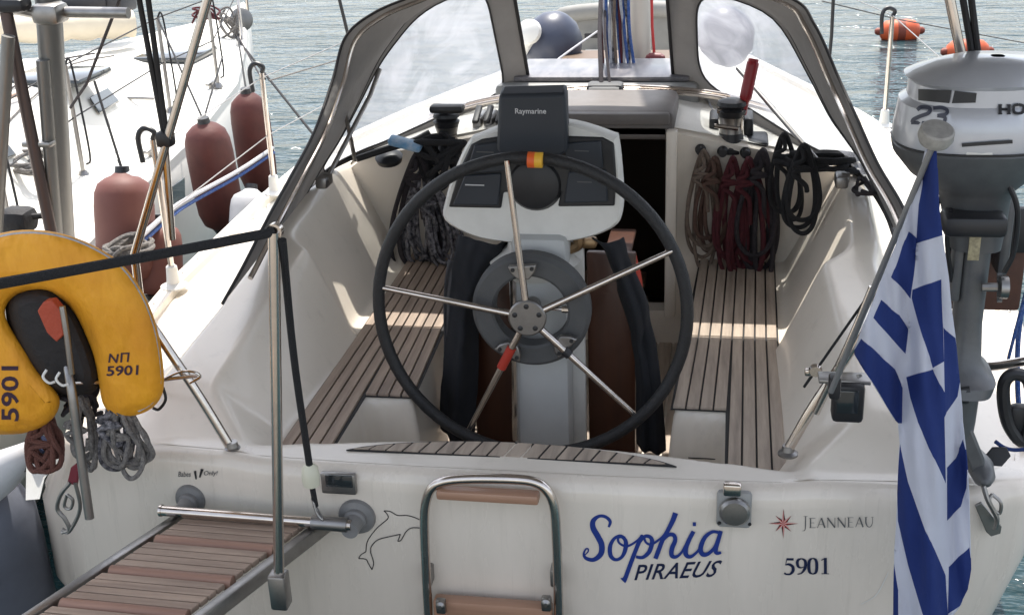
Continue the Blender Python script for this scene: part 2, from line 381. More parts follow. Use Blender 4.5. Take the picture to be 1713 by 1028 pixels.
# filler under the deck edge where the moulding meets the hull
# forward deck with coachroof
rows = []
for y in np.concatenate([np.linspace(2.12, 6.0, 60), np.linspace(6.1, 7.55, 12)]):
    b = max(sheer_b(y) - .045, .02); zs = sheer_z(y)
    rw = float(np.interp(y, [2.1, 3, 4.0, 5, 5.6, 7.2], [1.13, 1.03, .85, .60, .35, .05]))
    rh = float(np.interp(y, [2.1, 3, 3.6, 4.2, 5.0, 5.4], [1.0, .93, .75, .42, .1, 0]))
    dk = zs + float(np.interp(y, [2, 3.2, 4.5], [.09, .07, .04]))
    xs = np.linspace(-1, 1, 121) * b
    prof = np.interp(np.abs(xs), [0, rw * .32, rw * .68, rw * .9, rw * .97, rw + .07, b], [dk + .42 * rh, dk + .40 * rh, dk + .32 * rh, dk + .28 * rh, dk + .22 * rh, dk - .02, zs])
    k = np.array([.1, .2, .4, .2, .1]); prof = np.convolve(np.pad(prof, 2, mode='edge'), k, 'valid')
    rows.append([(xs[i], y, prof[i]) for i in range(121)])
MB().grid(rows).build('coachroof', nonsk, yacht, ang=60)
def roof_z(x): return float(np.interp(abs(x), [0, .36, .77, 1.02, 1.10], [1.73, 1.715, 1.64, 1.60, 1.54]))
# bulkhead face
ROOF0 = rows[0]
def roofz(x): return float(np.interp(x, [p[0] for p in ROOF0], [p[2] for p in ROOF0]))
m = MB(); OW = .36
def bh_col(x0, x1, zb):
    n_ = 10
    for k in range(n_):
        a, c = x0 + (x1 - x0) * k / n_, x0 + (x1 - x0) * (k + 1) / n_
        m.add([(a, 2.10, zb), (c, 2.10, zb), (c, 2.10, roofz(c) - .02), (a, 2.10, roofz(a) - .02), (a, 2.135, roofz(a)), (c, 2.135, roofz(c))], [(0, 1, 2, 3), (3, 2, 5, 4)])
bh_col(-1.16, -OW, .76); bh_col(OW, 1.16, .76)
m.add([(-OW, 2.10, .76), (OW, 2.10, .76), (OW, 2.10, .95), (-OW, 2.10, .95), (-OW, 2.2, .95), (OW, 2.2, .95)], [(0, 1, 2, 3), (3, 2, 5, 4)])
m.build('bulkhead', gel, yacht, bevel=0)
for s_ in (-1, 1):
    MB().box((s_ * (OW + .012), 2.09, 1.36), (.05, .05, .86), b=.01).build('companionway_frame', gel, yacht)
m = MB().add([(-OW, 2.12, .9), (OW, 2.12, .9), (OW, 2.12, 1.86), (-OW, 2.12, 1.86), (-OW, 4.4, .1), (OW, 4.4, .1), (OW, 4.4, 1.70), (-OW, 4.4, 1.70)], [(0, 1, 5, 4), (4, 5, 6, 7), (1, 2, 6, 5), (0, 4, 7, 3), (2, 3, 7, 6)])
m.box((0, 2.30, 1.02), (.5, .16, .03), b=.008); m.box((0, 2.50, .82), (.5, .16, .03), b=.008); m.box((-.30, 3.2, 1.0), (.10, .5, .8), b=.01)
m.build('cabin_interior', darkin, yacht)
# sliding hatch + garage + solar panel + traveller
m = MB().box((0, 2.33, 1.80), (.76, .46, .13), b=.03).box((0, 2.10, 1.835), (.72, .05, .05), b=.01).box((0, 2.115, 1.775), (.70, .03, .05), b=.008)
m.build('sliding_hatch', mat('hatch_brown', (.15, .135, .125), .5, noise=(8, .5, (.10, .09, .085))), yacht)
MB().box((-.02, 2.98, 1.785), (.98, .56, .14), b=.03).build('hatch_garage', lgrey, yacht)
MB().box((.0, 2.97, 1.870), (.84, .46, .022), b=.005).build('solar_panel', solar, yacht)
tr_o = MB().tube(cr([(-.82, 2.62, 1.72), (-.5, 2.65, 1.80), (0, 2.66, 1.85), (.5, 2.65, 1.83), (.82, 2.62, 1.76)], 8), .011).tube(cr([(-.82, 2.58, 1.71), (-.5, 2.61, 1.79), (0, 2.62, 1.84), (.5, 2.61, 1.82), (.82, 2.58, 1.75)], 8), .010).build('traveller_track', steel, yacht)
MB().box((.035, 2.62, 1.855), (.17, .10, .05), b=.018).lathe([(.025, -.07), (.028, -.05), (.028, .05), (.025, .07)], (.035, 2.56, 1.845), (1, 0, 0), 14).build('traveller_car', ggrey, tr_o)

# ------------------------------------------------------------------ teak
def planks(parent, name, quads, mt, gap=.0035, h=.012):
    """each quad: 4 corners (x,y) ccw + z"""
    m = MB()
    for qd, z in quads:
        c = sum((Vector(p) for p in qd), Vector((0, 0))) / 4
        pts = []
        for i in range(4):
            p = Vector(qd[i]); pts.append(p)
        m.prism([(p.x, p.y, z) for p in pts], (0, 0, h))
    return m.build(name, mt, parent, bevel=.0018)
def seat(sg, grey):
    quads = []; N = 8; g = .0062; xo = .795 if sg < 0 else .812
    def xin(y): return float(np.interp(y, [.6, 1.2, 2.1], [.446, .476, .502]))
    for k in range(N):
        def xe(j, y): return xin(y) + (xo + (.012 if y > 1.8 else 0) - xin(y)) * j / N
        ya = .10 if k >= 4 else .625
        for (p, q_) in ((ya, 1.225), (1.231, 2.085)):
            pp = max(p, .6)
            quads.append(([(sg * (xe(k, pp) + g / 2), p), (sg * (xe(k + 1, pp) - g / 2), p), (sg * (xe(k + 1, q_) - g / 2), q_), (sg * (xe(k, q_) + g / 2), q_)], 1.198))
    o = planks(yacht, 'seat_slats', quads, grey)
    b = MB().prism([(sg * .442, .62, 1.1975), (sg * .498, 2.09, 1.1975), (sg * (xo + .015), 2.09, 1.1975), (sg * (xo + .004), 1.2, 1.1975), (sg * (xo + .004), .08, 1.1975), (sg * (xe(4, .6) - .004), .08, 1.1975), (sg * (xe(4, .6) - .004), .62, 1.1975)], (0, 0, .0035)).build('caulking', caulk, o)
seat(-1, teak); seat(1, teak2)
# aft step: lens-shaped teak
m = MB(); xa, xb = -.49, .455; N = 18; xm = (xa + xb) / 2; xw = (xb - xa) / 2
for k in range(N):
    a = xa + (xb - xa) * k / N + .004; c = xa + (xb - xa) * (k + 1) / N - .004
    def edge(x): return .085, .085 + .085 * max(0, 1 - ((x - xm) / xw) ** 2) ** .8
    sk_ = .012
    ya0, ya1 = edge(a); yc0, yc1 = edge(c)
    m.prism([(a - sk_, ya0, 1.2855), (c - sk_, yc0, 1.2855), (c + sk_ * (yc1 - .085) / .085, yc1, 1.2855), (a + sk_ * (ya1 - .085) / .085, ya1, 1.2855)], (0, 0, .005))
sl = m.build('helm_step_slats', teak2, yacht)
m = MB(); P_ = [(xa - .03, .079)] + [(x, .085 + .092 * max(0, 1 - ((x - xm) / (xw + .02)) ** 2) ** .8) for x in np.linspace(xm - xw - .02, xm + xw + .02, 30)] + [(xb + .03, .079)]
m.prism([(x, y, 1.283) for x, y in P_], (0, 0, .0045)).build('caulking', caulk, sl)
# cockpit floor grating and locker seams
m = MB()
for k in range(14):
    x = -.46 + k * .068; m.box((x, 1.2, .80), (.058, 1.75, .012), b=.002)
m.build('cockpit_sole_slats', teak2, yacht)
m = MB()
for sg in (-1, 1):
    m.box((sg * .56, .5995, 1.03), (.11, .003, .003)); m.box((sg * .4825, 1.42, 1.0), (.004, .75, .003)); m.box((sg * .4825, 1.05, 1.07), (.004, .003, .14)); m.box((sg * .4825, 1.8, 1.07), (.004, .003, .14))
m.build('locker_seam', caulk, yacht)

# toe rail, rubbing strake with bolts
for sg in (-1, 1):
    m = MB(); ys = np.linspace(.35, 7.5, 60)
    rows = []
    for y in ys:
        b = sheer_b(y); z = sheer_z(y)
        rows.append([(sg * (b - .075), y, z - .002), (sg * (b - .07), y, z + .035), (sg * (b - .012), y, z + .035), (sg * (b + .006), y, z + .012), (sg * (b + .006), y, z - .05), (sg * (b - .02), y, z - .06)])
    m.grid(rows, closed=True)
    o = m.build('toe_rail', gel, yacht, ang=30)
    m = MB()
    for y in np.arange(.5, 6, .16):
        m.lathe([(.008, 0), (.008, .004), (.004, .006)], (sg * (sheer_b(y) - .04), y, sheer_z(y) + .034), (0, 0, 1), 8)
    m.build('bolt', steeld, o)

# stanchions with hook tops
def stanchion(x, y, h=.62, lean=0):
    z = sheer_z(y) + .03
    o = MB().tube([(x, y, z), (x + lean, y, z + h)], .0125, 12).build('stanchion', steel, yacht)
    MB().lathe([(.055, 0), (.055, .008), (.028, .02), (.022, .09), (.017, .095)], (x, y, z), (0, 0, 1), 20).build('stanchion_foot', white, o)
    MB().tube(cr([(x + lean + .0, y, z + h), (x + lean + .01, y, z + h + .03), (x + lean - .03, y, z + h + .045), (x + lean - .055, y - .01, z + h + .01), (x + lean - .05, y - .01, z + h - .09)], 5), .011, 8).build('line_hook', black, o)
    return o
stanchion(-1.62, 1.32); stanchion(-1.60, 2.50, .60); stanchion(1.46, 3.85, .60)
m = MB()
for sg in (-1,):
    m.tube([(sg * 1.62, 1.32, 1.9), (sg * 1.60, 2.50, 1.93), (sg * 1.3, 4.4, 1.95), (sg * .2, 7.4, 2.0)], .003, 6).tube([(sg * 1.62, 1.32, 1.62), (sg * 1.60, 2.50, 1.65), (sg * 1.3, 4.4, 1.68)], .003, 6)
m.build('guard_wire', steeld, yacht)
MB().tube([(1.46, 3.85, 1.98), (1.2, 4.9, 1.98), (.2, 7.4, 2.0)], .003, 6).tube([(1.46, 3.85, 1.98), (1.60, 2.2, 1.95)], .003, 6).build('guard_wire', steeld, yacht)

# ------------------------------------------------------------------ steering wheel
WY = .65
hub = Vector((-.035, WY, 1.515))
def wpt(px, py, y=WY): return at(px, py, Y=y)
wr = thing('wheel_origin', hub, None, None); bpy.data.objects.remove(wr)
R0 = .522
rimc = Vector((-.03, WY, 1.528))
tilt = Matrix.Rotation(math.radians(-3), 3, 'X')
def wring(r, n=72): return [rimc + tilt @ Vector((r * math.cos(2 * PI * k / n), 0, r * math.sin(2 * PI * k / n))) for k in range(n)]
m = MB(); m.tube(wring(R0), .021, 14, closed=True)
wheel = m.build('steering_wheel', leather, yacht)
m = MB()
for k in range(72):      # stitched leather seam
    pass
m.lathe([(.059, -.034), (.064, -.030), (.064, -.018), (.030, -.014), (.028, .10)], hub, (0, 1, 0), 30)
hubo = m.build('hub', steeld, wheel)
for k in range(5):
    a = 2 * PI * k / 5 + .35; MB().lathe([(.009, -.006), (.009, 0), (.005, .002)], hub + Vector((.043 * math.cos(a), -.036, .043 * math.sin(a))), (0, -1, 0), 10).build('hub_bolt', black, wheel)
sp_px = [(848, 272), (1114, 424), (649, 482), (780, 727), (1064, 695)]
for i, p in enumerate(sp_px):
    e = wpt(*p); d = (e - hub); d.y = 0; d.normalize()
    e = rimc + (Vector((e.x, WY, e.z)) - rimc).normalized() * R0; e.y = rimc.y + (tilt @ (e - rimc)).y * 0
    a = hub + d * .03 + Vector((0, -.02, 0))
    MB().tube([a, a.lerp(e, .5), e], [.0125, .011, .0095], 12).build('spoke', steel, wheel)
# red tape and black sleeve on two spokes
e = wpt(780, 727); a = hub
MB().tube([a.lerp(e, .25) + Vector((0, -.014, 0)), a.lerp(e, .42) + Vector((0, -.008, 0))], .0165, 12).build('red_tape', redcl, wheel)
e = wpt(1064, 695)
MB().tube([a.lerp(e, .33) + Vector((0, -.014, 0)), a.lerp(e, .38) + Vector((0, -.012, 0))], .017, 12).build('spoke_sleeve', black, wheel)
# top-centre marker (turk's head) orange and yellow
tc_ = wpt(896, 272)
tc_ = rimc + (tc_ - rimc).normalized() * R0
dx = Vector((1, 0, -.03)).normalized()
MB().tube([tc_ - dx * .025, tc_ - dx * .002], .026, 14).build('orange_tape', mat('orange_tape', (.75, .12, .02), .5), wheel)
MB().tube([tc_ - dx * .002, tc_ + dx * .022], .0255, 14).build('yellow_tape', mat('yellow_tape', (.80, .45, .04), .5), wheel)
# wheel pilot ring
pc = at(890, 515, Y=.72)
dr = MB().lathe([(.126, -.03), (.126, .03), (.192, .035), (.203, .02), (.203, -.02), (.190, -.034), (.135, -.036), (.126, -.03)], pc, (0, 1, 0), 56, cap=False).build('autopilot_drive', ggrey, wheel)
for (px, py) in ((876, 450), (854, 583), (944, 573)):
    c = at(px, py, Y=.665); d = (c - Vector((hub.x, .665, hub.z))).normalized(); t_ = Vector((-d.z, 0, d.x))
    pl = [c + t_ * .048 + d * .020, c - t_ * .048 + d * .020, c - t_ * .040 - d * .006, c - t_ * .018 - d * .030, c + t_ * .018 - d * .030, c + t_ * .040 - d * .006]
    MB().prism(pl, (0, -.024, 0)).build('clamp_bracket', steeld, wheel, bevel=.004)
    for q_ in (-1, 1): MB().lathe([(.007, 0), (.007, .004)], c + t_ * .032 * q_ + d * .008 + Vector((0, -.0245, 0)), (0, -1, 0), 10).build('bracket_screw', black, wheel)

# ------------------------------------------------------------------ binnacle and instrument console
bin_ = MB()
x0, x1 = at(868, 700, Y=.82).x, at(958, 700, Y=.82).x
bin_.box(((x0 + x1) / 2 - .005, .86, 1.26), (x1 - x0, .13, .95), b=.03)
binn = bin_.build('binnacle', mat('binnacle_paint', (.50, .51, .50), .4, noise=(9, .4, (.40, .40, .39))), yacht)
MB().box(((x0 + x1) / 2, .94, 1.24), (.27, .03, .90), b=.01).build('pedestal_trim', white, binn)
MB().tube([at(862, 735, Y=.78), at(858, 440, Y=.80), at(862, 425, Y=.85)], .011, 8).build('pedestal_guard', steel, binn)
# chrome throttle shaft and knob
MB().tube([at(900, 515, Y=.70), at(942, 517, Y=.70)], .006, 8).lathe([(.012, 0), (.012, .03)], at(940, 517, Y=.70), (1, 0, 0), 10).build('brake_knob', steel, binn)
# console pod (white bowl)
CY = .86
def cpt(px, py, dy=0): return at(px, py, Y=CY + dy)
out = [(745, 366), (747, 330), (762, 282), (784, 236), (800, 227), (850, 208), (890, 203), (960, 206), (1024, 226), (1034, 236), (1041, 300), (1042, 345), (1034, 372), (1000, 391), (950, 402), (895, 406), (840, 402), (790, 392)]
m = MB()
ctr = cpt(893, 310); P0 = cr([cpt(*p) for p in out], 4, closed=True)
rings = []
for sc, dy in ((.0, -.020), (.90, -.020), (.965, -.022), (1.0, -.008), (1.0, .05), (.93, .11), (.70, .17), (.3, .19)):
    rings.append([ctr + (p - ctr) * max(sc, .001) + Vector((0, dy, 0)) for p in P0])
m.grid(rings, closed=True)
cons = m.build('console_pod', white, binn, ang=50)
# bowl under pod leaning to pedestal
MB().lathe([(.02, 0), (.13, .01), (.16, .05), (.10, .10), (.07, .16)], cpt(895, 430, .05) - Vector((0, 0, .06)), (0, 0, 1), 26).build('console_neck', white, binn)
# dark panel inlays
def panel(name, pix, dy, th, mt, par, bev=.006):
    P_ = [cpt(*p, dy) for p in pix]
    return MB().prism(P_, (0, th, 0)).build(name, mt, par, bevel=bev)
panel('panel_inlay', [(750, 347), (768, 285), (788, 242), (806, 233), (858, 225), (945, 228), (1008, 230), (1027, 240), (1031, 300), (1028, 345), (933, 346), (938, 322), (842, 322), (838, 349)], -.028, .012, black, binn)
for pix in ([(793, 243), (849, 236), (853, 286), (779, 292)], [(757, 343), (777, 294), (838, 290), (834, 344)], [(943, 240), (1005, 236), (1009, 282), (946, 284)], [(951, 288), (1014, 285), (1017, 338), (943, 340)]):
    o = panel('instrument_cover', pix, -.040, .014, screen, binn, .005)
for px0, px1, py in ((797, 826, 253), (778, 810, 308), (961, 985, 251), (965, 990, 303)):
    MB().add([cpt(px0, py, -.0412), cpt(px1, py + 1, -.0412), cpt(px1, py + 3, -.0412), cpt(px0, py + 2, -.0412)], [(0, 1, 2, 3)]).build('cover_lettering', printw if py > 300 and px0 < 800 else printg, binn, norm=False)
m = MB().lathe([(.001, -.050), (.060, -.048), (.082, -.040), (.094, -.02), (.097, 0)], cpt(897, 305, .0), (0, 1, 0), 30)
m.build('compass', black, binn)
# chart plotter with its cover
py_ = .80
P_ = [at(834, 160, Y=py_), at(946, 157, Y=py_), at(950, 255, Y=py_), at(938, 262, Y=py_), at(840, 262, Y=py_), at(830, 253, Y=py_)]
plo = MB().prism(P_, (0, .07, .02)).build('chart_plotter', screen, binn, bevel=.012)
vs, fs = text_mb('Raymarine', .0245, bold=.0004)
o3 = at(861, 190, Y=py_ - .0022); MB().add([o3 + Vector((v.x, 0, v.y)) for v in vs], fs).build('plotter_lettering', printw, binn, norm=False)
MB().box(at(893, 262, Y=.84), (.13, .06, .05), b=.01).build('plotter_mount', black, binn)
MB().tube(cr([at(968, 393, Y=.9), at(966, 410, Y=.9), at(946, 418, Y=.9)], 5), .02, 8).box(at(975, 405, Y=.95), (.10, .05, .035), b=.01).build('engine_lever', brass, binn)

# folding table
def tbl(px0, px1, pt, pb, y, name='table_leaf'):
    a, b_ = at(px0, 600, Y=y), at(px1, 600, Y=y); zt = at((px0 + px1) / 2, pt, Y=y).z; zb = .81
    return MB().box(((a.x + b_.x) / 2, y, (zt + zb) / 2), (b_.x - a.x, .028, zt - zb), b=.008).build(name, mahog, tab)
tab = MB().box((at(910, 600, Y=1.08).x, 1.3, 1.50), (.14, .55, .05), b=.01).build('folding_table', mahog, yacht)
tbl(792, 868, 440, 740, 1.02); tbl(984, 1064, 420, 740, 1.02)
MB().box((at(972, 600, Y=1.0).x, 1.0, 1.14), (.025, .03, .66), b=.005).build('table_post', alu, tab)
MB().box((at(1025, 470, Y=1.05).x, 1.28, 1.52), (.10, .5, .02), b=.006).build('table_leaf', mahog, tab)

# draped dark covers on both sides of the table
def drape(name, L, Rr, y, mt, label, cat, amp=.011, seed=0, rz=1):
    """L,R: left and right outlines (px list, top to bottom)"""
    rr_ = random.Random(seed); n_ = 26; k_ = 34
    Lp = cr([at(*p, Y=y) for p in L], 8); Rp = cr([at(*p, Y=y) for p in Rr], 8)
    def samp(P, t):
        i = t * (len(P) - 1); a = int(min(i, len(P) - 2)); return P[a].lerp(P[a + 1], i - a)
    ph = rr_.random() * 6; rows = []
    for j in range(k_ + 1):
        t = j / k_; a, b_ = samp(Lp, t), samp(Rp, t)
        rows.append([a.lerp(b_, i / n_) + Vector((0, -amp * (math.sin(i / n_ * PI * 3.2 + ph + t * 1.6) + .5 * math.sin(i / n_ * 17 + t * 5 + ph)) * (.4 + .6 * t) - .05 * math.sin(PI * i / n_), 0)) for i in range(n_ + 1)])
    from mathutils import noise as _ns
    rows = [[p + Vector((.5, -1, 0)) * (.030 * _ns.noise(Vector((p.x * 13 + seed, p.z * 4.5, seed))) + .014 * _ns.noise(Vector((p.x * 30, p.z * 14, seed + 3)))) for p in r_] for r_ in rows]
    o = MB().grid(rows).build(name, mt, None, ang=80, thick=.006)
    return tag(o, label, cat)
drape('folded_cover', [(770, 392), (756, 450), (750, 540), (738, 640), (738, 716)], [(856, 400), (838, 440), (806, 520), (802, 600), (792, 738)], .93, dcloth, 'dark navy cloth cover bunched down the left side of the cockpit table', 'cloth cover', seed=3)
drape('folded_cover', [(990, 398), (1012, 420), (1040, 500), (1062, 600), (1068, 745)], [(1046, 398), (1058, 440), (1086, 520), (1102, 610), (1114, 752)], .92, dcloth, 'long black cloth cover hanging down the right side of the cockpit table', 'cloth cover', seed=5)
drape('red_cloth_strip', [(1055, 428), (1060, 470), (1068, 512)], [(1063, 426), (1073, 470), (1077, 516)], 1.06, redcl, 'narrow red cloth strip beside the black cover in the cockpit', 'cloth', seed=2, amp=.006)
drape('grey_bag', [(752, 430), (744, 520), (744, 660), (752, 715)], [(785, 440), (776, 520), (774, 640), (774, 722)], 1.0, gcloth, 'grey black cloth bag slumped behind the left part of the wheel', 'bag', seed=8, amp=.03)

# ------------------------------------------------------------------ sprayhood
A_ = [(1.11, .60, 1.53), (1.095, .78, 1.645), (1.09, 1.0, 1.76), (1.075, 1.25, 1.85), (1.05, 1.52, 1.95), (1.0, 1.72, 2.09), (.935, 1.82, 2.26), (.80, 1.86, 2.36), (.64, 1.89, 2.42), (.4, 1.92, 2.49), (.2, 1.94, 2.53), (0, 1.95, 2.54)]
B_ = [(1.12, 1.62, 1.625), (1.115, 1.74, 1.66), (1.09, 1.85, 1.72), (1.05, 1.92, 1.79), (.98, 2.0, 1.93), (.91, 2.1, 2.08), (.84, 2.15, 2.18), (.75, 2.2, 2.28), (.63, 2.25, 2.35), (.4, 2.33, 2.43), (.2, 2.38, 2.47), (0, 2.4, 2.48)]
C_ = [(1.12, 1.64, 1.62), (1.12, 1.76, 1.635), (1.11, 1.84, 1.65), (1.08, 1.94, 1.665), (1.0, 2.08, 1.68), (.92, 2.2, 1.685), (.80, 2.4, 1.70), (.65, 2.65, 1.72), (.5, 2.80, 1.735), (.40, 2.88, 1.76), (.2, 2.92, 1.80), (0, 2.94, 1.81)]
A_L = [tuple(at(*p, Y=y)) for p, y in (((372, 508), .60), ((408, 443), .75), ((448, 365), .95), ((487, 294), 1.2), ((526, 220), 1.48), ((556, 135), 1.70), ((578, 62), 1.80), ((625, 22), 1.86), ((690, -6), 1.89))]
A_R = [tuple(at(*p, Y=y)) for p, y in (((1546, 430), .75), ((1510, 345), 1.05), ((1468, 273), 1.3), ((1433, 196), 1.52), ((1405, 135), 1.70), ((1363, 42), 1.80), ((1318, -5), 1.87))]
B_R = [tuple(at(*p, Y=y)) for p, y in (((1494, 378), 1.22), ((1475, 338), 1.45), ((1440, 268), 1.80), ((1412, 226), 1.93), ((1388, 189), 2.0), ((1352, 115), 2.08), ((1300, 25), 2.18))]
topA = [(-.4, 1.92, 2.485), (-.15, 1.94, 2.53), (.15, 1.94, 2.53), (.42, 1.92, 2.48)]
def full(H_): return [Vector((-x, y, z)) for x, y, z in H_] + [Vector(p) for p in reversed(H_[:-1])]
def resamp(P, n):
    L_ = [0.0]
    for a, b_ in zip(P, P[1:]): L_.append(L_[-1] + (b_ - a).length)
    out = []
    for i in range(n):
        t = L_[-1] * i / (n - 1); j = min(max(int(np.searchsorted(L_, t)) - 1, 0), len(P) - 2)
        out.append(P[j].lerp(P[j + 1], (t - L_[j]) / max(L_[j + 1] - L_[j], 1e-9)))
    return out
Af = resamp(cr(A_L + topA + A_R[::-1], 12), 230)
Bf = resamp(cr([(-x, y, z) for x, y, z in B_] + [(.2, 2.38, 2.47), (.42, 2.33, 2.43), (.62, 2.26, 2.35)] + B_R[::-1], 12), 230)
C_R = [(1.215, 1.24, 1.60), (1.20, 1.5, 1.63), (1.155, 1.82, 1.655), (1.10, 1.97, 1.665)]
Cf = resamp(cr([(-x, y, z) for x, y, z in C_] + [(x, y, z) for x, y, z in C_[-2:3:-1]] + C_R[::-1], 12), 230)
NU = len(Af) - 1
def sampc(P, t):
    i = t * (len(P) - 1); a = int(min(max(i, 0), len(P) - 2)); return P[a].lerp(P[a + 1], i - a)
rows = []
for k in range(9):
    v = k / 8
    rows.append([a.lerp(b_, v) + Vector((0, 0, -.035 * math.sin(PI * v) * min(1, max(0, (a.z - 1.9) / .4)))) for a, b_ in zip(Af, Bf)])
hood = MB().grid(rows).build('sprayhood', canvas, yacht, ang=80, thick=.004)
m = MB().tube(Af, .006, 8).tube(Bf, .0045, 8); m.build('hood_piping', piping, hood)
MB().tube([a + Vector((-.03 * (1 if a.x > 0 else -1), .035, -.02)) for a in Af[6:-6]], .010, 10).build('hood_hoop', steel, hood)
def surf(u, v):
    b_, c = sampc(Bf, u), sampc(Cf, u)
    return b_.lerp(c, v)
def tri_panel(u0, u1, wu0, wu1, wv0, wv1, rr_):
    """window panel between u0..u1 with a rounded clear window inside"""
    n_ = 96; win = []; outr = []
    cu_, cv_ = (wu0 + wu1) / 2, (wv0 + wv1) / 2; hu, hv = (wu1 - wu0) / 2, (wv1 - wv0) / 2
    for k in range(n_):
        a = 2 * PI * k / n_; c, s_ = math.cos(a), math.sin(a)
        f = (abs(c) ** rr_ + abs(s_) ** rr_) ** (-1 / rr_)
        win.append((cu_ + hu * c * f, cv_ + hv * s_ * f))
        f2 = 1 / max(abs(c), abs(s_))
        outr.append((c * f2, s_ * f2))
    def o2(c, s_): return (u0 + (u1 - u0) * (c + 1) / 2, (s_ + 1) / 2)
    O = [o2(*p) for p in outr]
    rw_ = [[surf(cu_ + (p[0] - cu_) * r, cv_ + (p[1] - cv_) * r) for p in win] for r in np.linspace(.001, 1, 14)]
    MB().grid(rw_, closed=True).build('clear_window', vin, hood, ang=80, norm=False)
    rb = [[surf(p[0] + (q_[0] - p[0]) * t, p[1] + (q_[1] - p[1]) * t) for p, q_ in zip(win, O)] for t in np.linspace(0, 1, 6)]
    MB().grid(rb, closed=True).build('window_border', canvas, hood, ang=80, thick=.005)
    MB().tube([surf(*p) for p in win], .005, 6, closed=True).build('window_seam', piping, hood)
# u positions: find u where |x| of base matches
def find_u(curve, x):
    best = min(range(len(curve)), key=lambda i: abs(curve[i].x - x) + (0 if curve[i].y > 1.5 else 9)); return best / (len(curve) - 1)
uL1 = find_u(Cf, -.365); uR0 = find_u(Cf, .34)
u0 = .03
tri_panel(u0, uL1, .05, uL1 - .030, .05, .93, 8)
tri_panel(uR0, 1 - u0, uR0 + .034, 1 - .05, .05, .90, 4.5)
# rolled centre window held under the top
MB().tube([sampc(Bf, t) + Vector((0, .03, -.03)) for t in np.linspace(uL1, uR0, 12)], .035, 12).build('rolled_window', canvas, hood)
# struts edging
for u_ in (uL1, uR0):
    MB().tube([surf(u_, v) for v in np.linspace(0, 1, 10)], .009, 8).build('strut_trim', piping, hood)
# hood base clamp rail
MB().tube([p + Vector((0, 0, -.004)) for p in Cf], .010, 8).build('hood_base_rail', piping, hood)
# stainless hood brace wires seen through the left window
for P_ in ([(-1.02, 1.62, 1.70), (-.93, 2.02, 1.95), (-.90, 2.1, 2.05)], [(-1.0, 1.95, 1.68), (-.99, 1.80, 2.02)], [(.98, 1.9, 1.70), (.72, 2.25, 1.93), (.64, 2.35, 2.0)]):
    MB().tube(P_, .010, 8).build('hood_brace', steeld, hood)
for px_, y_ in ((-1.03, 1.6), (1.05, 1.7)):
    MB().box((px_, y_, 1.69), (.05, .10, .05), b=.012).lathe([(.02, 0), (.02, .03)], (px_, y_, 1.7), (1, 0, 0), 12).build('hoop_hinge', steeld, hood)

# ------------------------------------------------------------------ bimini over the cockpit (above the frame, it shades the cockpit)
m = MB(); rows = []
for j in range(13):
    y = -1.0 + j / 12 * 2.97
    rows.append([(x, y, 2.93 - .12 * (x / 1.55) ** 2 - .02 * math.sin(j / 12 * PI * 3) ** 2) for x in np.linspace(-1, 1, 17) * (1.55 if y < .9 else 1.55 - .33 * (y - .9))])
bim = m.grid(rows).build('bimini', canvas, yacht, ang=80, thick=.004)
def lineto(p, q, z):
    d = q - p; return p + d * ((z - p.z) / d.z)
pL0, pL1 = at(225, 425, Y=.30), at(347, 0, Y=.30)
MB().tube([Vector((pL0.x - .02, .30, 1.27)), pL0, lineto(pL0, pL1, 2.84)], .0135, 12).build('bimini_leg', steel, bim)
pR0, pR1 = at(1622, 160, Y=.30), at(1589, 0, Y=.30)
MB().tube([Vector((pR0.x + .06, .30, 1.27)), pR0, lineto(pR0, pR1, 2.84)], .0135, 12).build('bimini_leg', steel, bim)
for k, (a, b_) in enumerate((((275, 228), (233, 0)), ((279, 228), (248, 0)), ((1640, 120), (1625, 0)), ((1633, 130), (1611, 0)))):
    p, q_ = at(*a, Y=.32), at(*b_, Y=.32)
    MB().tube([p, lineto(p, q_, 2.84)], .009, 8).build('bimini_strap', piping, bim)
MB().tube([at(275, 226, Y=.31), at(288, 400, Y=.31)], .011, 10).build('bimini_leg', steel, bim)
MB().box(at(277, 232, Y=.31), (.05, .05, .05), b=.012).build('bimini_hinge', black, bim)
for y in (-.95, 1.9):
    MB().tube([(x, y, 2.915 - .12 * (x / 1.55) ** 2) for x in np.linspace(-1, 1, 15) * (1.53 if y < 1 else 1.2)], .0125, 8).build('bimini_hoop', steel, bim)
for sg in (-1, 1):
    MB().tube([(sg * 1.50, -.95, 2.80), (sg * 1.48, .9, 2.80), (sg * 1.2, 1.9, 2.82)], .0125, 8).build('bimini_side_rail', steel, bim)

# ------------------------------------------------------------------ transom details
def tp(px, py, off=0.0):
    p = at(px, py, Y=0)
    for _ in range(6): p = at(px, py, Y=ty(p.x) - off)
    return p
def ribbons(name, strokes, mt, parent, base=.0015, fn=tp, flip=False):
    """stroke: (points px, widths px, closed)"""
    m = MB(); o_ = base
    for st in strokes:
        pts, ws = st[0], st[1]
        P_ = cr([(p[0], p[1], w_) for p, w_ in zip(pts, ws if isinstance(ws, (list, tuple)) else [ws] * len(pts))], 7) if len(pts) > 2 else [Vector((p[0], p[1], ws if not isinstance(ws, (list, tuple)) else ws[i])) for i, p in enumerate(pts)]
        rows = []; N = len(P_)
        for i, p in enumerate(P_):
            t = P_[min(i + 1, N - 1)] - P_[max(i - 1, 0)]; t.z = 0
            t = t.normalized() if t.length > 1e-6 else Vector((1, 0, 0)); nn = Vector((-t.y, t.x, 0)) * p.z / 2
            of = o_ + .0006 * i / N
            rows.append([fn(p.x + nn.x, p.y + nn.y, of), fn(p.x - nn.x, p.y - nn.y, of)])
        o_ += .00035
        m.grid(rows)
    return m.build(name, mt, parent, norm=False)
def sp(x, y): return (960 + x * .1576, 840 + y * .1576)
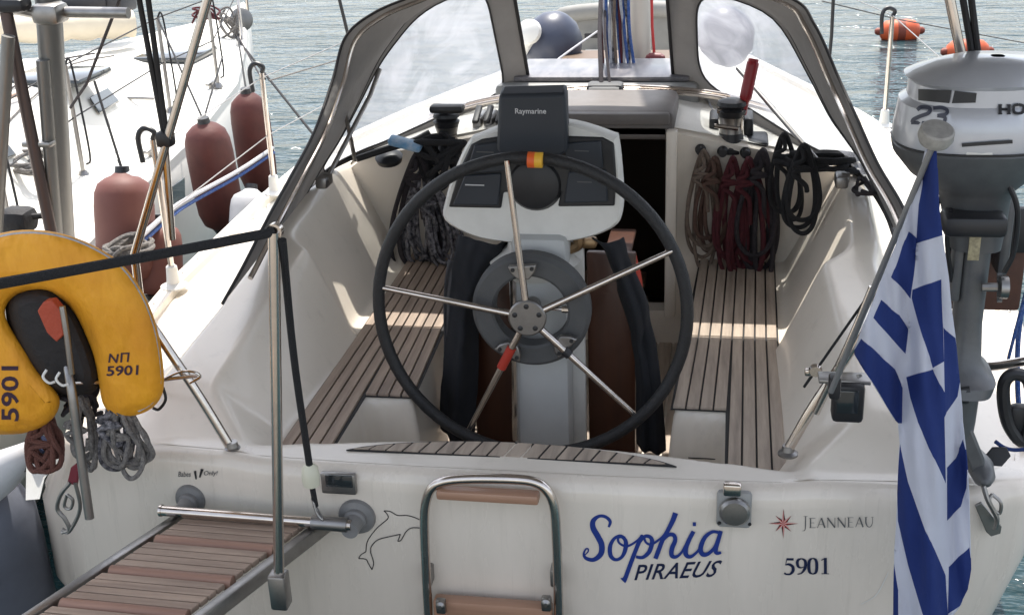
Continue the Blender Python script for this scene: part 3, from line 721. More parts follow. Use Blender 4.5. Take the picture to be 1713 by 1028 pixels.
def stroke(pts, w_): return ([sp(*p) for p in pts], [a * .1576 for a in w_] if isinstance(w_, (list, tuple)) else w_ * .1576)
soph = [
 stroke([(370, 260), (385, 200), (335, 150), (265, 145), (205, 195), (205, 270), (255, 360), (295, 450), (285, 545), (210, 605), (130, 590), (105, 545), (125, 495), (150, 490), (150, 520), (112, 560)], [22, 34, 34, 34, 52, 60, 62, 62, 58, 44, 36, 24, 18, 16, 14, 10]),
 stroke([(545, 375), (490, 350), (425, 385), (385, 465), (390, 560), (440, 605), (505, 580), (545, 500), (550, 410), (510, 365), (470, 375), (480, 425), (540, 460), (600, 450), (680, 395), (720, 345)], [26, 28, 34, 44, 46, 34, 34, 46, 44, 30, 26, 24, 24, 24, 22, 20]),
 stroke([(735, 345), (700, 400), (650, 520), (590, 680), (545, 800), (520, 830)], [34, 44, 44, 46, 48, 74]),
 stroke([(690, 430), (750, 360), (810, 365), (830, 420), (800, 520), (730, 580), (660, 575)], [30, 34, 40, 48, 46, 36, 30]),
 stroke([(745, 370), (765, 420), (815, 445), (880, 410), (950, 350), (1010, 260)], [24, 24, 24, 24, 24, 26]),
 stroke([(1080, 110), (1050, 190), (1000, 290), (940, 400), (890, 530), (865, 595)], [56, 52, 46, 46, 48, 46]),
 stroke([(930, 420), (1000, 345), (1060, 345), (1075, 400), (1040, 490), (1040, 560), (1085, 575), (1140, 530), (1190, 440)], [24, 38, 42, 46, 50, 48, 34, 26, 22]),
 stroke([(1270, 305), (1225, 390), (1190, 480), (1190, 550), (1235, 575), (1300, 530), (1345, 470)], [44, 46, 50, 50, 36, 28, 24]),
 stroke([(1262, 228), (1296, 228)], 40),
 stroke([(1550, 320), (1470, 310), (1390, 370), (1345, 480), (1365, 545), (1420, 545), (1490, 480), (1530, 390), (1555, 310)], [30, 34, 44, 52, 50, 40, 36, 38, 40]),
 stroke([(1562, 300), (1535, 390), (1505, 490), (1515, 535), (1565, 530)], [40, 46, 50, 38, 26]),
]
nm = ribbons('boat_name', soph, blue, yacht)
# PIRAEUS
vs, fs = text_mb('PIRAEUS', 1.0, shear=.28, bold=.012, spacing=1.06)
wd = max(v.x for v in vs); hh = max(v.y for v in vs)
def plate(vs, fs, fn, mt, name, par, o_=.0015, wd=None, hh=None, TL=None, TR=None, BL=None, BR=None, norm=False):
    m = MB(); P_ = []
    x0 = min(v.x for v in vs); wd = max(v.x for v in vs) - x0; y0 = min(v.y for v in vs); hh = max(v.y for v in vs) - y0
    for v in vs:
        a, c = (v.x - x0) / wd, (v.y - y0) / hh
        px = (BL[0] * (1 - a) + BR[0] * a) * (1 - c) + (TL[0] * (1 - a) + TR[0] * a) * c
        py = (BL[1] * (1 - a) + BR[1] * a) * (1 - c) + (TL[1] * (1 - a) + TR[1] * a) * c
        P_.append(fn(px, py, o_))
    return m.add(P_, fs).build(name, mt, par, norm=norm)
plate(vs, fs, tp, navy, 'home_port', yacht, BL=(1061, 970), BR=(1199, 964), TL=(1061, 944), TR=(1209, 936))
# serif strokes helper on a unit cell -> px
def cell(x, y, w_, h_, sts, dy=0):
    out = []
    for pts, ws in sts: out.append(([(x + p[0] * w_, y + p[1] * h_ + dy * p[0]) for p in pts], [a * w_ for a in ws] if isinstance(ws, (list, tuple)) else ws * w_))
    return out
D5 = [([(.28, .06), (.95, .06)], .22), ([(.30, .02), (.18, .42)], .07), ([(.17, .40), (.5, .36), (.86, .50), (.88, .75), (.62, .94), (.25, .95), (.06, .88)], [.08, .22, .28, .30, .18, .14, .2])]
D9 = [([(.5, .03), (.18, .12), (.10, .32), (.22, .52), (.5, .58), (.78, .50)], [.10, .24, .28, .24, .10, .06]), ([(.5, .03), (.82, .15), (.90, .40), (.78, .68), (.50, .90), (.12, .97)], [.10, .24, .30, .26, .14, .07])]
D0 = [([(.5, .02), (.20, .15), (.12, .5), (.20, .85), (.5, .98)], [.08, .26, .30, .26, .08]), ([(.5, .02), (.80, .15), (.88, .5), (.80, .85), (.5, .98)], [.08, .26, .30, .26, .08])]
D1 = [([(.56, .02), (.56, .97)], .28), ([(.18, .16), (.5, .05)], .10), ([(.2, .965), (.9, .965)], .07)]
xs_ = [1311, 1332, 1351, 1371]; st_ = []
for X_, D in zip(xs_, (D5, D9, D0, D1)): st_ += cell(X_, 933 - (X_ - 1311) * .02, 17.5, 28, D)
ribbons('registration_number', st_, navy, yacht)
J = [([(.6, .0), (.58, .75), (.5, 1.15), (.15, 1.25)], [.16, .17, .10, .05]), ([(.3, .02), (.9, .02)], .05)]
Eg = [([(.22, .0), (.22, 1)], .17), ([(.05, .02), (.9, .02)], .055), ([(.2, .48), (.75, .48)], .055), ([(.05, .98), (.92, .98)], .055)]
Ag = [([(.5, .0), (.08, 1)], .07), ([(.5, .0), (.90, 1)], .17), ([(.22, .66), (.76, .66)], .05)]
Ng = [([(.14, .0), (.14, 1)], .06), ([(.10, .0), (.88, 1.0)], .16), ([(.88, .0), (.88, 1)], .06)]
Ug = [([(.14, .0), (.15, .6), (.35, .95), (.65, .97), (.86, .6), (.87, .0)], [.16, .16, .10, .08, .07, .06]), ([(.0, .015), (.3, .015)], .04), ([(.72, .015), (1, .015)], .04)]
st_ = []; X_ = 1341
for g_, w_, h_ in ((J, 11, 20), (Eg, 12, 16.5), (Ag, 15, 16.5), (Ng, 16, 16.5), (Ng, 16, 16.5), (Eg, 12, 16.5), (Ag, 15, 16.5), (Ug, 15, 16.5)):
    st_ += cell(X_, 866 - (X_ - 1341) * .018 - (h_ - 16.5), w_, h_, g_); X_ += w_ + 1.2
ribbons('builder_name', st_, printg, yacht)
# compass star emblem
cs = (1310.5, 875)
def star(name, half, mt, par, off):
    m = MB()
    for k in range(8):
        a = PI / 4 * k; L_ = 25 if k % 2 == 0 else 19; sm = 6.0
        tip = (cs[0] + L_ * math.sin(a), cs[1] - L_ * math.cos(a))
        for sg in (-1, 1):
            if (sg == 1) != half: continue
            b_ = a + sg * PI / 8; q_ = (cs[0] + sm * math.sin(b_), cs[1] - sm * math.cos(b_))
            m.add([tp(*cs, off), tp(*tip, off), tp(*q_, off)], [(0, 1, 2)])
    return m.build(name, mt, par, norm=False)
em = star('star_emblem', True, printr, yacht, .0015); star('star_highlight', False, printp, em, .0016)
m = MB()
for k in range(8):
    a = PI / 4 * k; L_ = 25 if k % 2 == 0 else 19
    for sg in (1,):
        b_ = a + sg * PI / 8; t_ = (cs[0] + L_ * math.sin(a), cs[1] - L_ * math.cos(a)); q_ = (cs[0] + 6 * math.sin(b_), cs[1] - 6 * math.cos(b_))
        nx_, ny_ = -(t_[1] - q_[1]) / L_, (t_[0] - q_[0]) / L_
        m.add([tp(t_[0], t_[1], .0024), tp(q_[0] + nx_, q_[1] + ny_, .0024), tp(q_[0] - nx_, q_[1] - ny_, .0024)], [(0, 1, 2)])
m.build('star_edges', printk, em, norm=False)
# dolphin outline
def dp(x, y): return (500 + x * .2802, 740 + y * .2802)
dol = [([dp(*p) for p in pp], 1.5) for pp in (
 [(734, 466), (690, 445), (640, 433), (590, 433), (545, 410), (508, 405)], [(508, 405), (530, 432), (528, 455), (470, 505), (425, 560), (405, 600), (400, 650)],
 [(400, 650), (370, 668), (357, 690)], [(357, 690), (400, 695), (415, 720), (436, 757)], [(436, 757), (446, 715), (428, 655)],
 [(428, 655), (432, 620), (470, 580), (540, 560), (606, 546)], [(606, 546), (590, 588)], [(590, 588), (610, 580), (640, 530), (675, 508), (736, 509)])]
ribbons('dolphin_outline', dol, printk, yacht)
# small lettering with two footprints
vs, fs = text_mb('Babes', 1, bold=.01, shear=.15); plate(vs, fs, tp, printg, 'small_lettering', yacht, BL=(298, 797), BR=(319, 797), TL=(298, 788), TR=(319, 788))
vs, fs = text_mb('Only!', 1, bold=.01, shear=.15); plate(vs, fs, tp, printg, 'small_lettering', yacht, BL=(341, 797), BR=(364, 796), TL=(341, 787), TR=(364, 787))
ribbons('footprints', [([(326, 787), (327, 794), (328, 801)], [4, 3.2, 2.5]), ([(338, 784), (336, 791), (334, 798)], [5, 3.6, 2.8])], printk, yacht)

# swim ladder
def lp(px, py, o_=.05): return tp(px, py, o_)
m = MB(); path = cr([lp(718, 1100), lp(717, 1040), lp(713, 960), lp(710, 880), lp(712, 842), lp(722, 816), lp(745, 804), lp(790, 800), lp(860, 801), lp(895, 806), lp(915, 820), lp(927, 848), lp(931, 900), lp(933, 960), lp(935, 1040), lp(936, 1100)], 6)
lad = m.tube(path, .0145, 14).build('swim_ladder', steel, yacht)
def tread(y0, y1, x0, x1, name='tread'):
    a, b_ = lp(x0, (y0 + y1) / 2), lp(x1, (y0 + y1) / 2 + 1); hgt = abs(lp(x0, y0).z - lp(x0, y1).z)
    o = MB().box((a + b_) / 2, ((b_ - a).length, .045, hgt), R=Matrix.Rotation(math.atan2(b_.y - a.y, b_.x - a.x), 3, 'Z'), b=.008).build(name, teakv, lad)
tread(819, 834, 732, 902); tread(1004, 1040, 728, 924)
for (x_, y_) in ((738, 1012), (914, 1008)):
    MB().box(lp(x_, y_, .075), (.03, .02, .05), b=.006).lathe([(.012, 0), (.014, .012), (.006, .018)], lp(x_, y_ - 3, .085), (0, -1, 0), 12).build('ladder_bracket', steeld, lad)
for x_ in (716, 930):
    MB().box(tp(x_, 960, .02), (.03, .05, .06), b=.006).build('ladder_fixing', steeld, lad)
# shore power socket
c = tp(1228, 850, .012); so = MB().box(c, (.098, .026, .118), b=.012).build('shore_socket', lgrey, yacht)
MB().lathe([(.040, 0), (.044, .006), (.043, .018), (.036, .026), (.012, .028)], tp(1229, 852, .024), (0, -1, 0), 30).build('socket_cap', steeld, so)
MB().box(tp(1225, 817, .03), (.050, .03, .036), b=.006).build('socket_hinge', steel, so)
for x_, y_ in ((1203, 874), (1254, 876)): MB().lathe([(.006, 0), (.004, .004)], tp(x_, y_, .025), (0, -1, 0), 8).build('screw', black, so)
# dark vent plate
MB().box(tp(567, 807, .008), (.108, .02, .070), b=.006).build('stern_light', steeld, yacht)
MB().box(tp(567, 804, .019), (.084, .008, .040), b=.003).build('stern_light_lens', glassd, bpy.data.objects['stern_light'])
# scratches
ribbons('hull_scratch', [([(1440, 1010), (1465, 995), (1482, 965), (1486, 955)], [1, 1.6, 1.6, .8])], white, yacht)

# pushpit tubes
def tub(name, pts, r, y, mt=steel, par=None, foot=None):
    P_ = [at(p[0], p[1], Y=(p[2] if len(p) > 2 else y)) for p in pts]
    o = MB().tube(cr(P_, 6), r, 12).build(name, mt, par)
    if foot: MB().lathe([(.030, 0), (.030, .006), (.020, .014), (.017, .03)], foot, (0, 0, 1), 20).build('rail_foot', steeld, o)
    return o
fl = at(390, 757, Y=.06); tub('pushpit_rail', [(390, 755), (335, 665), (275, 575), (225, 500), (190, 440)], .0145, .06, par=yacht, foot=Vector((fl.x, .06, 1.276)))
fr_ = at(1318, 757, Y=.20); tub('pushpit_rail', [(1318, 752, .2), (1360, 680, .2), (1420, 590, .2), (1470, 500, .22), (1520, 400, .25), (1560, 330, .3)], .0155, .2, par=yacht, foot=Vector((fr_.x, .20, 1.278)))
tub('pushpit_brace', [(1365, 690, .18), (1420, 575, .15), (1460, 480, .15)], .011, .15, par=yacht)
tub('pushpit_rail', [(1600, 612, .25), (1660, 612, .2), (1713, 604, .15), (1800, 590, .1)], .0135, .2, par=yacht)
tub('pushpit_rail', [(1598, 760, .3), (1612, 640, .3), (1625, 500, .3), (1634, 400, .3)], .0135, .3, par=yacht)
tub('pushpit_wire', [(1480, 455, .15), (1350, 640, .17), (1370, 610, .17)], .004, .16, mt=blackr, par=yacht)
MB().box(at(1352, 622, Y=.17), (.02, .02, .02), b=.004).lathe([(.016, -.012), (.02, 0), (.016, .012)], at(1364, 619, Y=.16), (0, -1, 0), 16).build('rail_clamp', steel, yacht)
bb = MB().box(at(1418, 668, Y=.06), (.085, .07, .115), b=.012).build('stern_lamp', black, yacht)
MB().box(at(1418, 672, Y=.022), (.06, .008, .07), b=.004).build('lamp_glass', glassd, bb)
MB().box(at(1412, 632, Y=.08), (.14, .06, .012), b=.003).tube([at(1385, 640, Y=.15), at(1440, 630, Y=.08)], .008, 8).build('lamp_bracket', steeld, bb)

# ------------------------------------------------------------------ winches, clutches, lines on the coachroof
def winch(loc, par, name='winch', h=.15, r=.062):
    o = MB().lathe([(r * 1.15, 0), (r * 1.15, .012), (r, .02), (r * .78, h * .38), (r * .74, h * .55), (r * .95, h * .72), (r * 1.02, h * .78), (r * .8, h * .82), (r * 1.02, h * .88), (r * .95, h * .95), (r * .4, h)], loc, (0, 0, 1), 26).build(name, black, par)
    MB().lathe([(r * .80, h * .36), (r * .75, h * .5), (r * .9, h * .66)], loc, (0, 0, 1), 26).build('winch_drum', steeld, o)
    return o
wl = winch(Vector((-.615, 2.10, 1.665)), yacht, h=.20, r=.058)
wr_ = winch(Vector((.62, 2.16, 1.68)), yacht, h=.23, r=.062)
MB().box((-.60, 2.06, 1.885), (.15, .07, .035), b=.014).build('winch_handle', black, wl)
cl = MB()
for k in range(4): cl.box((-.50 + k * .052, 2.28, 1.77), (.042, .17, .085), b=.012)
cl = cl.build('rope_clutch', steeld, yacht)
m = MB()
for k in range(4): m.box((-.50 + k * .052, 2.22, 1.822), (.028, .13, .018), R=Matrix.Rotation(.35, 3, 'X'), b=.005)
m.build('clutch_levers', black, cl)
MB().box((.64, 2.22, 1.70), (.28, .20, .06), b=.015).build('clutch_base', black, yacht)
cr2 = MB()
for k in range(4): cr2.box((.545 + k * .05, 2.32, 1.76), (.04, .18, .09), b=.012)
cr2 = cr2.build('rope_clutch', black, yacht)
MB().tube(cr([(.665, 2.16, 1.84), (.68, 2.17, 1.93), (.70, 2.19, 2.04), (.705, 2.195, 2.07)], 5), [.018] * 4 + [.026] * 8 + [.022] * 3 + [.02], 12).build('clutch_handle', mat('red_handle', (.28, .012, .018), .35), cr2)
MB().tube([(.56, 2.14, 1.86), (.66, 2.13, 1.86), (.66, 2.16, 1.72)], .012, 8).tube([(.55, 2.12, 1.80), (.65, 2.11, 1.79)], .010, 8).build('winch_frame', steel, wr_)
# lines lying across the coachroof
lines = [([(-.45, 2.37, 1.72), (-.40, 2.8, 1.77), (-.3, 3.3, 1.84), (-.1, 4.1, 1.9)], rope_wh), ([(-.40, 2.37, 1.72), (-.36, 2.8, 1.77), (-.24, 3.4, 1.84)], rope_fl), ([(.56, 2.4, 1.72), (.50, 2.8, 1.77), (.3, 3.4, 1.85)], rope_wh), ([(.62, 2.4, 1.72), (.56, 2.9, 1.76), (.32, 3.6, 1.86)], rope_gy)]
for k, (p, mt) in enumerate(lines):
    tag(MB().tube(cr(p, 8), .006, 8).build('control_line', mt), ['white control line led aft to the left clutches on the coachroof', 'black and white flecked control line beside the left clutches', 'white control line led aft to the right clutches on the coachroof', 'grey control line outermost of those led to the right clutches'][k], 'rope', 'lines led along the coachroof')
rr = random.Random(5)
def tangle(name, c, sx, sy, sz, n_, r, mt, label, par=None, seed=1, cat='rope'):
    q_ = random.Random(seed); P_ = []
    a = q_.random() * 6
    for k in range(n_):
        a += 1.0 + q_.random() * .9; rad = .45 + q_.random() * .55
        P_.append(Vector((c[0] + sx * rad * math.cos(a), c[1] + sy * rad * math.sin(a), c[2] + sz * (q_.random() * 2 - 1))))
    return tag(MB().tube(cr(P_, 6), r, 8).build(name, mt, par), label, cat)
def coil(name, top, width, length, n_, r, mt, label, seed=1, tailn=1, group=None, dirx=Vector((1, 0, 0)), out=Vector((0, -1, 0)), lean=0):
    q_ = random.Random(seed); P_ = []; N = 16; top = Vector(top)
    for k in range(n_):
        W_ = width * (.6 + .75 * q_.random()); L_ = length * (.74 + .26 * q_.random()); ph = q_.uniform(-.12, .12); off = q_.uniform(-.25, .25) * width
        dep = .01 + .04 * q_.random()
        for i in range(N):
            th = 2 * PI * i / N; t = (1 - math.cos(th)) / 2
            wd_ = W_ / 2 * math.sin(th) * (.35 + .75 * t) if True else 0
            P_.append(top + dirx * (wd_ + off * t + lean * t) + Vector((0, 0, -L_ * t)) + out * (dep * (.4 + t) + .012 * math.sin(3 * th + k)))
    e = P_[-1]
    P_ += [e + dirx * .01 + out * .03 + Vector((0, 0, -.04)), e - dirx * .03 + out * .045 + Vector((0, 0, -.06)), e + dirx * .035 + out * .04 + Vector((0, 0, -.075)), e - dirx * .03 + out * .045 + Vector((0, 0, -.09)), e + dirx * .02 + out * .04 + Vector((0, 0, -.14)), e + dirx * .03 + out * .03 + Vector((0, 0, -length * .45))]
    return tag(MB().tube(cr(P_, 4), r, 8).build(name, mt), label, 'rope coil', group)
G1 = 'rope coils hung on the forward wall of the cockpit'
def T_(px, py, y): return at(px, py, Y=y)
coil('rope_coil', T_(1178, 250, 2.06), .175, .53, 4, .0085, rope_be, 'beige and brown rope coil hung leftmost on the right cockpit wall', 11, group=G1)
coil('rope_coil', T_(1196, 262, 2.05), .12, .46, 4, .0095, rope_br, 'brown rope coil hung between the beige coil and the maroon coil', 12, group=G1)
coil('rope_coil', T_(1226, 262, 2.03), .13, .55, 5, .0095, rope_ma, 'thick maroon rope coil hung in the middle of the right cockpit wall', 13, group=G1)
coil('rope_coil', T_(1252, 265, 2.01), .21, .57, 5, .0105, rope_ma, 'wide dark maroon rope coil hanging in large loops above the right seat', 14, group=G1, lean=.03)
coil('rope_coil', T_(1276, 250, 2.02), .15, .60, 5, .0105, rope_dk, 'dark purple black rope coil hung on the right of the maroon coils', 15, group=G1)
coil('rope_coil', T_(1312, 222, 1.98), .14, .42, 3, .009, blackr, 'black rope hung in open loops at the right corner of the sprayhood', 16, lean=.05)
coil('rope_coil', T_(1345, 240, 1.85), .14, .38, 3, .010, blackr, 'black rope tail with a hanging end near the right hood corner', 17, lean=.02)
for k, (px, py) in enumerate(((1172, 249), (1209, 252), (1247, 254))):
    o = MB().lathe([(.022, 0), (.024, .01), (.014, .022), (.012, .04), (.018, .045)], T_(px, py, 2.095), (0, -1, 0), 16).build('rope_hook', black, yacht)
coil('rope_coil', T_(706, 285, 2.02), .19, .50, 9, .009, rope_fl, 'black rope coil with white flecks hung on the left cockpit wall', 21)
coil('rope_coil', T_(722, 300, 1.98), .13, .46, 6, .008, rope_fl, 'narrow flecked rope coil nearest the instrument console', 22, lean=.05)
coil('rope_coil', T_(700, 255, 2.02), .22, .60, 4, .011, rope_dk, 'dark rope coil behind the flecked coils under the left winch', 23)
tangle('winch_rope', (-.63, 2.0, 1.66), .12, .06, .12, 34, .014, blackr, 'black rope bundled round the foot of the left winch', seed=4)
tangle('sheet_tail', (-.36, 1.30, 1.30), .07, .10, .16, 30, .011, rope_dk, 'dark rope tails piled left of the steering pedestal behind the wheel', seed=41)
tangle('loose_rope', (.98, 1.93, 1.70), .20, .10, .035, 30, .010, blackr, 'black rope heaped on the right hood corner', seed=6)
tangle('loose_rope', (1.13, 1.62, 1.67), .05, .16, .03, 14, .007, rope_dk, 'thin dark rope lying along the coaming under the right hood edge', seed=9)
tangle('loose_rope', (.50, 2.25, 1.72), .09, .12, .02, 16, .005, rope_wh, 'thin pale line lying beside the right clutches', seed=10)
tangle('loose_rope', (-.33, 2.30, 1.76), .10, .14, .02, 16, .006, rope_wh, 'thin pale line lying behind the chart plotter', seed=19)
tag(MB().tube(cr([(-.98, 1.90, 1.70), (-.86, 1.98, 1.725), (-.75, 2.02, 1.75), (-.68, 2.05, 1.78)], 6), .016, 10).build('black_hose', black), 'black padded tube lying along the left hood edge', 'tube')
tag(MB().lathe([(.015, 0), (.055, .012), (.062, .035), (.04, .05), (.015, .055)], T_(652, 266, 2.02) - Vector((0, 0, .02)), (0, -.3, 1), 22).build('cap', black), 'small round black cap under the left hood window', 'cap')
bp_ = at(678, 240, Y=1.97)
tag(MB().box(bp_, (.15, .06, .035), R=Matrix.Rotation(.25, 3, 'Y') @ Matrix.Rotation(.3, 3, 'X'), b=.015).build('blue_cloth', mat('light_blue', (.16, .36, .60), .5, noise=(22, .8, (.6, .68, .75)))), 'folded light blue and white cloth under the left hood window', 'cloth')

# ------------------------------------------------------------------ mast and gear forward
MY = 4.0
mp0 = at(1064, 104, Y=MY)
mast = MB(); rws = []
for z in (1.5, 3.6, 6):
    rws.append([(mp0.x + .085 * math.cos(a), MY + .11 * math.sin(a), z) for a in np.linspace(0, 2 * PI, 24, endpoint=False)])
mast.grid(rws, closed=True); mast = mast.build('mast', mat('mast_paint', (.50, .47, .42), .4, .3), yacht)
hcols = [rope_ma, rope_wh, rope_bl, rope_wh, rope_fl, rope_be, rope_bl, rope_ma, rope_wh, rope_bl, rope_fl, rope_bl]
hn = ['maroon', 'white', 'blue', 'pale white', 'flecked', 'beige', 'dark blue', 'dark maroon', 'off-white', 'bright blue', 'black and white', 'blue']
for k in range(12):
    x0_ = 1008 + k * 3.9; q_ = random.Random(k + 40)
    P_ = [at(x0_ + q_.uniform(-2, 2), -60, Y=3.15), at(x0_ + q_.uniform(-2, 3), 0, Y=3.12 - .01 * (k % 3)), at(x0_ + q_.uniform(-2, 3) + k * .3, 50, Y=3.10 - .01 * (k % 2)), at(x0_ + 2 + q_.uniform(-3, 3) + k * .5, 108, Y=3.08)]
    tag(MB().tube(cr(P_, 6), .0078, 8).build('halyard', hcols[k]), '%s halyard hanging beside the mast, %s of the bunch from the left' % (hn[k], ['first','second','third','fourth','fifth','sixth','seventh','eighth','ninth','tenth','eleventh','twelfth'][k]), 'rope', 'halyards bunched beside the mast')
tag(MB().tube([at(1089, -60, Y=3.85), at(1091, 45, Y=3.82), at(1095, 98, Y=3.8)], .008, 8).build('halyard', mat('rope_red', (.40, .03, .03), .8)), 'single red halyard running down the right of the mast', 'rope')
tag(MB().box(at(1096, 100, Y=3.78), (.11, .06, .06), b=.02).lathe([(.03, -.035), (.034, 0), (.03, .035)], at(1096, 98, Y=3.78), (1, 0, 0), 16).build('turning_block', mat('maroon_block', (.12, .012, .015), .5)), 'dark red rope block at the foot of the mast', 'block')
tag(MB().tube([at(1006, 142, Y=2.62), at(1003, 60, Y=2.9), at(1007, -60, Y=3.5)], .011, 8).tube([at(1020, 142, Y=2.62), at(1012, 60, Y=2.9), at(1013, -60, Y=3.5)], .007, 8).build('mainsheet', rope_dk), 'dark mainsheet tackle rising from the traveller car', 'rope')
# ball fenders on the foredeck
def ball(px, py, y, rx, rz, label, capside=-1, tone=navy):
    c = at(px, py, Y=y); t = thing('ball_fender', c, label, 'fender')
    MB().lathe([(.01, -rz), (rx * .35, -rz * .92), (rx * .75, -rz * .62), (rx * .98, -rz * .15), (rx, .1 * rz), (rx * .9, rz * .45), (rx * .6, rz * .8), (rx * .25, rz * .97), (.01, rz)], c, (.35 * -capside, -.1, 1), 30).build('ball', tone, t, ang=80)
    d = Vector((.35 * -capside, -.1, 1)).normalized()
    if capside < 0: MB().lathe([(.01, 0), (.06, .0), (.075, .03), (.07, .06), (.03, .075), (.01, .078)], c + Vector((-.10, -.15, .085)), (-.2, -.75, .3), 22).tube([c + Vector((-.115, -.16, .085)), c + Vector((-.17, -.10, -.06))], [.055, .02], 12).build('white_cap', white, t)
    return t
ballm = mat('ball_navy', (.035, .043, .075), .38, noise=(4, .5, (.07, .08, .11)))
ball(924, 72, 4.3, .18, .19, 'large dark blue ball fender with a white cap left of the mast', tone=ballm)
ball(1215, 62, 4.2, .165, .18, 'blue grey ball fender seen through the right hood window', capside=1, tone=ballm)
# grey inflatable dinghy stowed on the foredeck
dg = thing('inflatable_dinghy', (0, 5.4, 1.6), 'light grey inflatable dinghy stowed upright on the foredeck behind the mast', 'dinghy')
dm = mat('dinghy_grey', (.24, .235, .22), .6, noise=(6, .5, (.16, .155, .145)))
xa_, xb_ = at(938, 60, Y=5.3).x, at(1140, 60, Y=5.3).x; zt_, zb_ = at(1000, 22, Y=5.3).z, 1.35
MB().tube(cr([(xa_, 5.3, zb_), (xa_, 5.3, zt_ - .08), (xa_ + .10, 5.3, zt_), (xb_ - .10, 5.3, zt_ + .02), (xb_, 5.3, zt_ - .06), (xb_, 5.3, zb_)], 8), .055, 12).build('tube', dm, dg)
MB().box(((xa_ + xb_) / 2, 5.33, (zt_ + zb_) / 2), (xb_ - xa_ - .06, .06, zt_ - zb_), b=.01).build('transom_board', dm, dg)
MB().box(at(993, 90, Y=5.22), (.11, .01, .055), b=.002).build('label_plate', white, dg); MB().box(at(994, 60, Y=5.22), (.13, .02, .03), b=.004).build('handle', piping, dg)
tag(MB().tube([at(583, 62, Y=4.3), at(563, -20, Y=4.3), at(540, -110, Y=4.3)], .011, 8).build('shroud', black), 'black covered shroud wire left of the sprayhood', 'wire')
tag(MB().tube([at(1386, 112, Y=4.2), at(1391, 60, Y=4.2), at(1397, -60, Y=4.2)], .010, 8).build('shroud', black), 'black covered shroud wire right of the sprayhood', 'wire')

# ------------------------------------------------------------------ gangway
GZ = 1.10
gA, gB = at(322, 856, Z=GZ), at(548, 874, Z=GZ)
gd = ((at(60, 1028, Z=GZ) - gA).normalized() + (at(352, 1028, Z=GZ) - gB).normalized()).normalized()
gang = thing('gangway', gA, 'boarding gangway with slatted teak treads in a steel frame hooked to the stern', 'gangway')
gx = (gB - gA); gw = gx.length; gx.normalize(); gL = 2.35
Rg = Matrix((Vector((-gd.y, gd.x, 0)) * -1, -gd, Vector((0, 0, 1)))).transposed()
for A in (gA, gB):
    MB().box(A + gd * gL / 2, (.032, gL, .048), R=Rg, b=.006).build('side_rail', steeld, gang)
def gp(a, d, z=0): return gA.lerp(gB, a) + gd * d + Vector((0, 0, z))
pitch = .178
for k in range(13):
    m = MB(); d0 = .045 + k * pitch
    e0, e1 = .035 / gw, 1 - .035 / gw
    for s_ in range(4):
        a0 = d0 + s_ * .034
        m.prism([gp(e0, a0 + .0025, .008), gp(e1, a0 + .0025, .008), gp(e1, a0 + .0315, .008), gp(e0, a0 + .0315, .008)], (0, 0, .018))
    a0 = d0 + .136 + .014
    fb_ = MB(); fb_.tube([gp(e0, a0, .008), gp(e1, a0, .008)], .0215, 14)
    m.build('tread', teakg := (teakg if k else mat('gangway_teak', (.40, .29, .215), .6, noise=(30, .85, (.20, .14, .105), (.08, 1, 1)), bump=(60, .3, (.05, 1, 1)))), gang, bevel=.002)
    fb_.build('tread_nosing', teakn := (teakn if k else mat('nosing_teak', (.34, .19, .13), .5, noise=(30, .8, (.20, .11, .08), (.08, 1, 1)))), gang)
mb0, mb1 = at(268, 853, Y=-.10), at(588, 878, Y=-.11)
MB().tube([mb0, mb1], .0165, 14).tube([mb0, mb0.lerp(mb1, .012)], .019, 14).build('pivot_bar', steel, gang)
MB().tube([mb0.lerp(mb1, .80), mb0.lerp(mb1, .98)], .022, 14).build('pivot_sleeve', steeld, gang)
for (px, py, r_) in ((320, 833, .050), (598, 862, .058)):
    c = tp(px, py, 0); MB().lathe([(r_, 0), (r_, .006), (r_ * .93, .014), (r_ * .62, .020), (r_ * .60, .034), (r_ * .5, .04), (r_ * .45, .085)], c, (0, -1, 0), 34).build('gangway_socket', lgrey if False else mat('socket_grey', (.20, .195, .19), .45, noise=(20, .5, (.12, .12, .12))), yacht)
pb = at(467, 975, Z=GZ + .03); pt = at(458, 388, Y=pb.y + .02)
MB().tube([pb, pt], .0145, 14).lathe([(.02, 0), (.02, .02)], pt, (0, 1, 0), 14).build('handrail_post', steel, gang)
MB().box(pb + Vector((0, 0, -.02)), (.05, .05, .11), b=.008).build('post_clamp', steeld, gang)
MB().tube(cr([at(-260, 520, Y=pt.y - 1.0), at(0, 474, Y=pt.y - .5), at(230, 432, Y=pt.y - .2), pt], 8), .0125, 10).build('handrail_rope', blackr, gang)
lr = thing('lifting_rope', pt, 'black lifting line running from the gangway post down to a white shackle at the stern', 'rope')
rb0 = at(518, 780, Y=-.13)
MB().tube(cr([pt + Vector((.02, 0, -.02)), at(492, 600, Y=(pt.y + rb0.y) / 2), rb0], 8), .0105, 10).tube([rb0 + Vector((0, 0, -.05)), at(528, 845, Y=-.10)], .009, 8).build('line', blackr, lr)
MB().lathe([(.008, 0), (.024, .01), (.027, .035), (.024, .065), (.012, .08)], rb0 + Vector((0, 0, -.07)), (0, 0, 1), 18).build('clip_body', mat('cream_plastic', (.62, .60, .47), .4), lr)
MB().tube(cr([at(522, 832, Y=-.11), at(530, 858, Y=-.12), at(540, 868, Y=-.12), at(528, 846, Y=-.1)], 5), .004, 8).build('shackle', steeld, lr)

